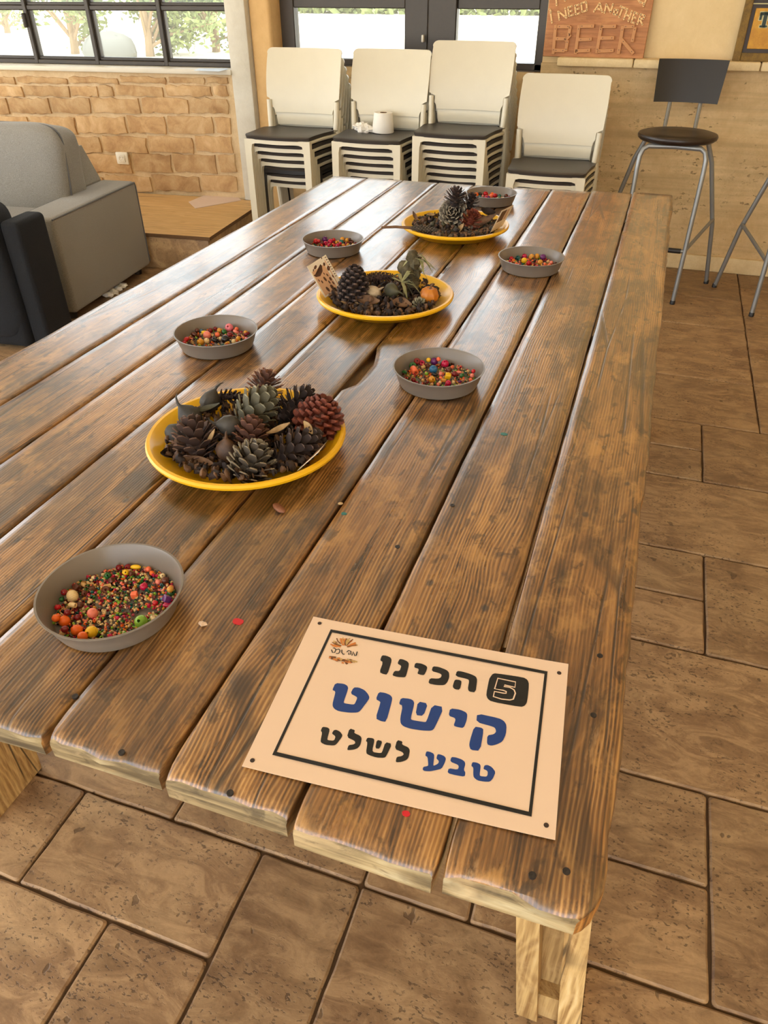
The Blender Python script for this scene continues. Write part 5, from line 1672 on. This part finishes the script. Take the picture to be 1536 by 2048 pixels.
bl = on_board((1085, 113))[0]; br_ = on_board((1287, 113))[0]
BHT = 0.50
root = empty('word_sign', ((bl + br_) / 2, 4.575, LZ), (-0.10, 0, 0), 'brown wooden board with stick letters reading I NEED ANOTHER BEER', 'sign')
bx = (bl + br_) / 2
MB().rbox((0, .010, BHT / 2), (br_ - bl, .018, BHT), .002, 1).build('board', M_BOARD, root)


def stick_letter(segs, w, th, mat, nails=True):
    mb = MB()
    for (a, b) in segs:
        A = on_board((1080 + a[0] / 6.4, a[1] / 6.4)); B_ = on_board((1080 + b[0] / 6.4, b[1] / 6.4))
        A = Vector((A[0] - bx, A[1])); B_ = Vector((B_[0] - bx, B_[1]))
        d = B_ - A; L = d.length
        ang = math.atan2(d.y, d.x)
        Mx = Matrix.Translation(((A.x + B_.x) / 2, 0, (A.y + B_.y) / 2)) @ Matrix.Rotation(-ang, 4, 'Y')
        mb.rbox((0, .001 - th / 2, 0), (L + w * .6, th, w), .0012, 1, Mx)
        if nails:
            for f_ in (-.38, .38):
                mb.lathe([(0.0001, 0), (.0022, 0), (.0022, .0006), (0.0001, .0007)], 6, Mx @ Matrix.Translation((f_ * L, .001 - th, 0)) @ Matrix.Rotation(PI / 2, 4, 'X'), 1)
    mb.build('letter', [mat, M_NAIL], root, angle=30)


SM = [
    [((205, -70), (214, 72))], [((335, -60), (322, 14))],
    [((1238, -30), (1285, 34))], [((1372, -40), (1322, 84)), ((1290, 28), (1335, 48))],
    [((122, 115), (146, 152)), ((135, 150), (155, 295))],
    [((232, 145), (250, 258)), ((240, 150), (332, 225)), ((322, 105), (342, 232))],
    [((358, 92), (372, 208)), ((365, 92), (412, 80)), ((368, 150), (412, 140)), ((378, 208), (430, 188))],
    [((448, 70), (460, 185)), ((452, 72), (502, 60)), ((458, 125), (505, 108)), ((464, 185), (512, 168))],
    [((528, 42), (540, 155)), ((532, 40), (590, 25)), ((594, 30), (602, 125)), ((545, 155), (604, 132))],
    [((765, 40), (688, 152)), ((768, 45), (800, 160)), ((722, 108), (785, 128))],
    [((850, 50), (826, 168)), ((852, 55), (905, 162)), ((936, 50), (902, 162))],
    [((955, 120), (1000, 130)), ((1000, 132), (985, 190)), ((985, 192), (940, 182)), ((942, 180), (955, 122))],
    [((1030, 80), (1100, 112)), ((1060, 98), (1010, 225))],
    [((1122, 112), (1072, 252)), ((1178, 140), (1130, 275)), ((1095, 188), (1155, 210))],
    [((1212, 155), (1170, 285)), ((1212, 155), (1255, 180)), ((1195, 215), (1235, 235)), ((1170, 285), (1212, 296))],
    [((1290, 180), (1245, 310)), ((1290, 180), (1340, 202)), ((1340, 205), (1325, 240)), ((1325, 242), (1272, 238)), ((1275, 240), (1312, 320))],
]
for sg in SM: stick_letter(sg, .0085, .006, M_STICKL)
BG = [
    [((202, 330), (172, 680)), ((235, 342), (375, 342)), ((388, 350), (372, 445)), ((388, 452), (325, 515)), ((215, 497), (330, 500)), ((352, 528), (334, 645)), ((195, 645), (310, 650))],
    [((502, 330), (458, 680)), ((520, 337), (685, 334)), ((505, 508), (655, 502)), ((462, 655), (635, 645))],
    [((786, 340), (728, 670)), ((785, 338), (965, 340)), ((785, 490), (940, 486)), ((745, 656), (935, 646))],
    [((1060, 345), (1005, 680)), ((1085, 342), (1200, 342)), ((1216, 362), (1182, 530)), ((1050, 512), (1190, 680))],
]
for sg in BG: stick_letter(sg, .0165, .012, M_STICKB)

M_YEL = rough_plaster('yellow_sign_metal', srgb(214, 158, 44), srgb(176, 116, 30), 0.2, 8.0, rough=0.5)
M_OLIVE = rough_plaster('worn_sign_frame', srgb(150, 116, 50), srgb(96, 74, 38), 0.6, 10.0, rough=0.6)
M_DARKB = plain('dark_sign_border', srgb(50, 36, 30), 0.5, 0.1)
M_DGREEN = plain('dark_green_paint', srgb(34, 50, 40), 0.5, 0.1)
M_PALE = plain('pale_outline_paint', srgb(206, 196, 142), 0.5, 0.05)
o_, n_, up = ledge_plane(4.565, 0.12)
ZS = lambda x, y: on_board((1440 + x / 14.63, y / 14.63))
sl_ = ZS(370, 1700)[0]; swid = 0.52; sht = 0.42
root = empty('letter_sign', (sl_ + swid / 2, 4.565, LZ), (-0.12, 0, 0), 'worn yellow framed sign with a dark green letter T', 'sign')
hw = swid / 2
fw = 0.036
for (cx_, cz_, w_, h_) in ((-hw + fw / 2, sht / 2, fw, sht), (hw - fw / 2, sht / 2, fw, sht), (0, fw / 2, swid - 2 * fw, fw), (0, sht - fw / 2, swid - 2 * fw, fw)):
    MB().rbox((cx_, .012, cz_), (w_, .03, h_), .003, 1).build('frame_bar', M_OLIVE, root)
MB().box((0, .016, sht / 2), (swid - 2 * fw, .012, sht - 2 * fw)).build('border_panel', M_DARKB, root, smooth=False)
zl = ZS(1000, 100)[1]
MB().rbox((0, .0085, (fw + .02 + zl - .02) / 2), (swid - 2 * fw - .036, .005, zl - fw - .034), .002, 1).build('panel', M_YEL, root)
MB().box((0, .0085, zl), (swid - 2 * fw, .004, .004)).build('line', M_PALE, root, smooth=False)
for k in range(4):
    MB().box((-hw + fw + .055 + k * .115, .009, zl + .07), (.09, .003, .11)).build('window_print', M_DGREEN, root, smooth=False)
tp_ = lambda x, y: (ZS(x, y)[0] - sl_ - hw, ZS(x, y)[1])
c0 = tp_(1300, 800); c1 = tp_(1330, 350)
tx = (c0[0] + c1[0]) / 2; z0_, z1_ = c0[1], c1[1]; th_ = z1_ - z0_
for (gw, mt, yy) in ((.0028, M_PALE, .0056), (0.0, M_DGREEN, .0050)):
    mb = MB()
    for (x0, x1, a, b) in ((-.0085, .0085, z0_, z1_), (-.026, .026, z1_ - .013, z1_), (-.026, -.015, z1_ - .032, z1_ - .004), (.015, .026, z1_ - .032, z1_ - .004), (-.017, .017, z0_, z0_ + .008)):
        mb.box((tx + (x0 + x1) / 2, yy, (a + b) / 2), (x1 - x0 + 2 * gw, .002, b - a + 2 * gw))
    mb.build('letter' if gw == 0 else 'letter_outline', mt, root, smooth=False, weld=False)

# ------------------------------------------------------------------ stone platform with plywood top
M_PLINTH = stone_mat('platform_stone', srgb(150, 116, 78), srgb(178, 142, 98), srgb(196, 164, 118), 0.4)
M_PLY = wood_mat('plywood', srgb(226, 188, 130), srgb(212, 172, 114), srgb(192, 150, 94), stain=0.05, rough=(0.5, 0.65), period=0.03, bump=0.15, specks=False, along='X')
M_PLYE = plain('plywood_edge', srgb(112, 82, 52), 0.8, 0.2, 50)
root = empty('platform', OL, (0, 0, TH), 'low stone platform topped with a plywood sheet under the bricks', 'platform')
MB().rbox((-1.25, -.437, .09), (2.72, .85, .18), .008, 2).build('stone_base', M_PLINTH, root)
mb = MB().box((-1.245, -.440, .1915), (2.74, .862, .019))
me = mb.mesh('plywood_sheet', False)
for p in me.polygons: p.material_index = 0 if abs(p.normal.z) > .9 else 1
link('plywood_sheet', me, root, [M_PLY, M_PLYE])


def flat_sheet(name, pix, z, mat, label, cat, th=0.0012):
    P = [onz(p, z) for p in pix]
    c_ = sum(P, Vector()) / len(P)
    o = MB().prism([(p.x - c_.x, p.y - c_.y) for p in P], 0, th).build(name, mat, loc=(c_.x, c_.y, z), smooth=False)
    return tag(o, label, cat)


Z6 = lambda x, y: (x / 2.954, 220 + y / 2.954)
M_PINK = plain('pinkish_board', srgb(222, 196, 176), 0.7, 0.03)
flat_sheet('cardboard_piece', [Z6(1115, 545), Z6(1155, 583), Z6(1425, 535), Z6(1390, 500), Z6(1240, 493)], .2012, M_PINK, 'pale pinkish cardboard piece lying on the plywood', 'cardboard', .003)
M_BLUEP = plain('bluish_paper', srgb(206, 218, 232), 0.6, 0.03)
flat_sheet('paper', [(388, 141), (398, 137.2), (452, 136.6), (459, 138.5), (438, 143)], SILL + .0255, M_BLUEP, 'bluish paper lying on the stone window sill', 'paper')
pc_ = onz((230, 585), 0.0)
mb = MB()
d0 = onz((212, 597), 0.0); d1 = onz((249, 573), 0.0)
for k in range(4):
    q_ = d0.lerp(d1, .12 + k * .25) - pc_
    mb.ball((q_.x, q_.y, .014), (.035, .022, .014), 12, 8, jit=.7, sd=k * 5 + 1)
o = mb.build('paper_scrap', M_TISSUE, loc=(pc_.x, pc_.y, 0.0), angle=25)
tag(o, 'torn white paper scrap on the floor under the sofa arm', 'paper scrap')

# wall socket
M_SOCK = plain('socket_plastic', srgb(240, 232, 214), 0.35, 0.02)
sx, sz = loc_left((246, 316))
root = empty('wall_socket', OL + EL * sx + NL * 0.006 + Vector((0, 0, sz)), (0, 0, TH), 'white square power socket on the brick wall', 'socket')
MB().rbox((0, 0, 0), (.086, .016, .074), .006, 2).build('plate', M_SOCK, root)
MB().rbox((0, -.009, 0), (.05, .006, .046), .004, 2).build('insert', M_SOCK, root)
MB().lathe([(.0165, 0), (.0185, 0), (.0185, .0015), (.0165, .0015)], 20, Matrix.Translation((0, -.012, 0)) @ Matrix.Rotation(PI / 2, 4, 'X'), close=True).build('ring', M_SOCK, root)
for (x, z) in ((-.007, .004), (.007, .004), (0, -.008)):
    MB().rbox((x, -.0118, z), (.0035, .0015, .0035), .0005, 1).build('pin_hole_shade', M_HOLE, root)  # raised dabs; the shade inside each pin hole is put into their dark colour


# ------------------------------------------------------------------ grey sofa and dark armchair
def fabric(name, a, b, scale=420, sheen=0.2):
    t = NT(name)
    v = t.coord(rand=False)
    n1 = t.noise(v, scale, 3, 0.7)
    n2 = t.noise(v, 5, 4, 0.6)
    c = t.mix(t.rng(n1, 0.35, 0.65), a, b)
    c = t.mix(t.rng(n2, 0.3, 0.7, 0.0, 0.22), c, a)
    t.bump(t.math('ADD', n1, t.math('MULTIPLY', n2, 3.0)), 0.35, 0.004)
    return t.out(c, 0.95, Sheen_Weight=sheen)


M_FAB = fabric('grey_weave', srgb(120, 116, 110), srgb(164, 160, 152))
M_PIPE = plain('grey_piping', srgb(104, 104, 106), 0.9, 0.08, 90)
M_NAVY = fabric('dark_navy_cloth', srgb(9, 11, 15), srgb(24, 27, 32), 300, 0.0)


def cushion(c_, sz, mat, name, parent, e=0.32, jit=0.012, sd=0, rot=(0, 0, 0)):
    """plump superellipsoid cushion"""
    mb = MB(); nu, nv = 48, 28; vs = []
    pw = lambda q_, p: math.copysign(abs(q_) ** p, q_)
    for i in range(nv + 1):
        ph = -PI / 2 + PI * i / nv
        for k in range(nu):
            w = 2 * PI * k / nu
            x = pw(math.cos(ph), e) * pw(math.cos(w), e); y = pw(math.cos(ph), e) * pw(math.sin(w), e); z = pw(math.sin(ph), e)
            j = 1 + jit * noise.noise(Vector((x * 2.3 + sd, y * 2.3, z * 2.3))) * 2
            bul = 1 + 0.10 * (1 - min(1, max(abs(x), abs(z))) ** 2)
            vs.append((x * sz[0] / 2 * j, y * sz[1] / 2 * j * bul, z * sz[2] / 2 * j))
    fs = []
    for i in range(nv):
        for k in range(nu):
            fs.append((i * nu + k, i * nu + (k + 1) % nu, (i + 1) * nu + (k + 1) % nu, (i + 1) * nu + k))
    mb.add(vs, fs)
    return mb.build(name, mat, parent, loc=c_, rot=rot, angle=70)


TS = 0.115
S0 = Vector((-2.655, 3.575, 0))
sf = empty('sofa', S0, (0, 0, TS), 'light grey fabric sofa with a square piped arm', 'sofa')
mb = MB()
mb.rbox((-.10, -.395, .265), (.20, .79, .45), .022, 4)
mb.build('arm', M_FAB, sf, angle=50)
for (a, b) in (((-.004, -.785, .482), (-.004, -.012, .482)),):
    MB().tube([(a[0], a[1], a[2]), (0, -.45, .484), b, (-.004, -.004, .46), (-.004, -.004, .06)], .004, 7).build('piping', M_PIPE, sf)
MB().tube([(-.196, -.785, .482), (-.196, -.01, .482)], .004, 7).build('piping', M_PIPE, sf)
mb = MB()
poly = [(-2.05, .05), (-.205, .05), (-.205, .49), (-.275, .655), (-2.05, .655)]
mb.prism(poly, 0, .16, Matrix.Translation((0, -.005, 0)) @ Matrix.Rotation(PI / 2, 4, 'X'))
mb.build('back', M_FAB, sf, smooth=False)
MB().rbox((-1.13, -.475, .165), (1.84, .62, .25), .02, 3).build('base', M_FAB, sf)
for x in (-.06, -2.0):
    for y in (-.74, -.06):
        MB().lathe([(.02, 0), (.025, .045)], 12, Matrix.Translation((x, y, 0))).build('foot', M_BLACKP, sf)
MB().rbox((-2.15, -.395, .265), (.20, .79, .45), .022, 4).build('arm', M_FAB, sf, angle=50)
wl_ = lambda x, y, z: S0 + Matrix.Rotation(TS, 3, 'Z') @ Vector((x, y, z))
seat_c = [(-.60, 'beside the piped arm'), (-1.50, 'at the far arm')]
for k, (x, ph) in enumerate(seat_c):
    o = cushion(wl_(x - .06, -.50, .36), (.88, .60, .155), M_FAB, 'seat_cushion', None, 0.22, .01, k, (0, 0, TS)); tag(o, 'grey sofa seat cushion ' + ph, 'cushion', 'grey sofa seat cushions')
    rt_ = empty('back_cushion', wl_(x - .005, -.30, .59), (-.13, 0, TS), 'plump grey back cushion ' + ('against the socket wall side' if k == 0 else 'at the far end of the sofa'), 'cushion', 'grey sofa back cushions')
    cushion((0, 0, 0), (.90, .24, .42), M_FAB, 'cover', rt_, 0.30, .02, k + 4)
    ring = []
    for w in range(40):
        a = 2 * PI * w / 40
        pw = lambda q_, p: math.copysign(abs(q_) ** p, q_)
        ring.append((pw(math.cos(a), .30) * .450, -.055, pw(math.sin(a), .30) * .211))
    MB().tube(ring + ring[:1], .0042, 6, cap=False).build('piping', M_PIPE, rt_)

A0 = Vector((-2.45, 2.53, 0))
ac = empty('armchair', A0, (0, 0, TS), 'dark navy fabric armchair standing between sofa and table', 'armchair')
MB().rbox((-.045, .02, .29), (.09, .20, .55), .022, 4).build('side_frame', M_NAVY, ac, angle=50)
MB().rbox((-.79, .02, .29), (.09, .20, .55), .022, 4).build('side_frame', M_NAVY, ac, angle=50)
MB().rbox((-.42, -.01, .26), (.66, .20, .48), .03, 3).build('frame', M_NAVY, ac, angle=50)
cushion((-.435, -.03, .345), (.70, .19, .58), M_NAVY, 'back_cushion', ac, 0.28, .02, 3)
for x in (-.05, -.79):
    for y in (-.04, .08):
        MB().lathe([(.018, 0), (.022, .045)], 10, Matrix.Translation((x, y, 0))).build('foot', M_BLACKP, ac)
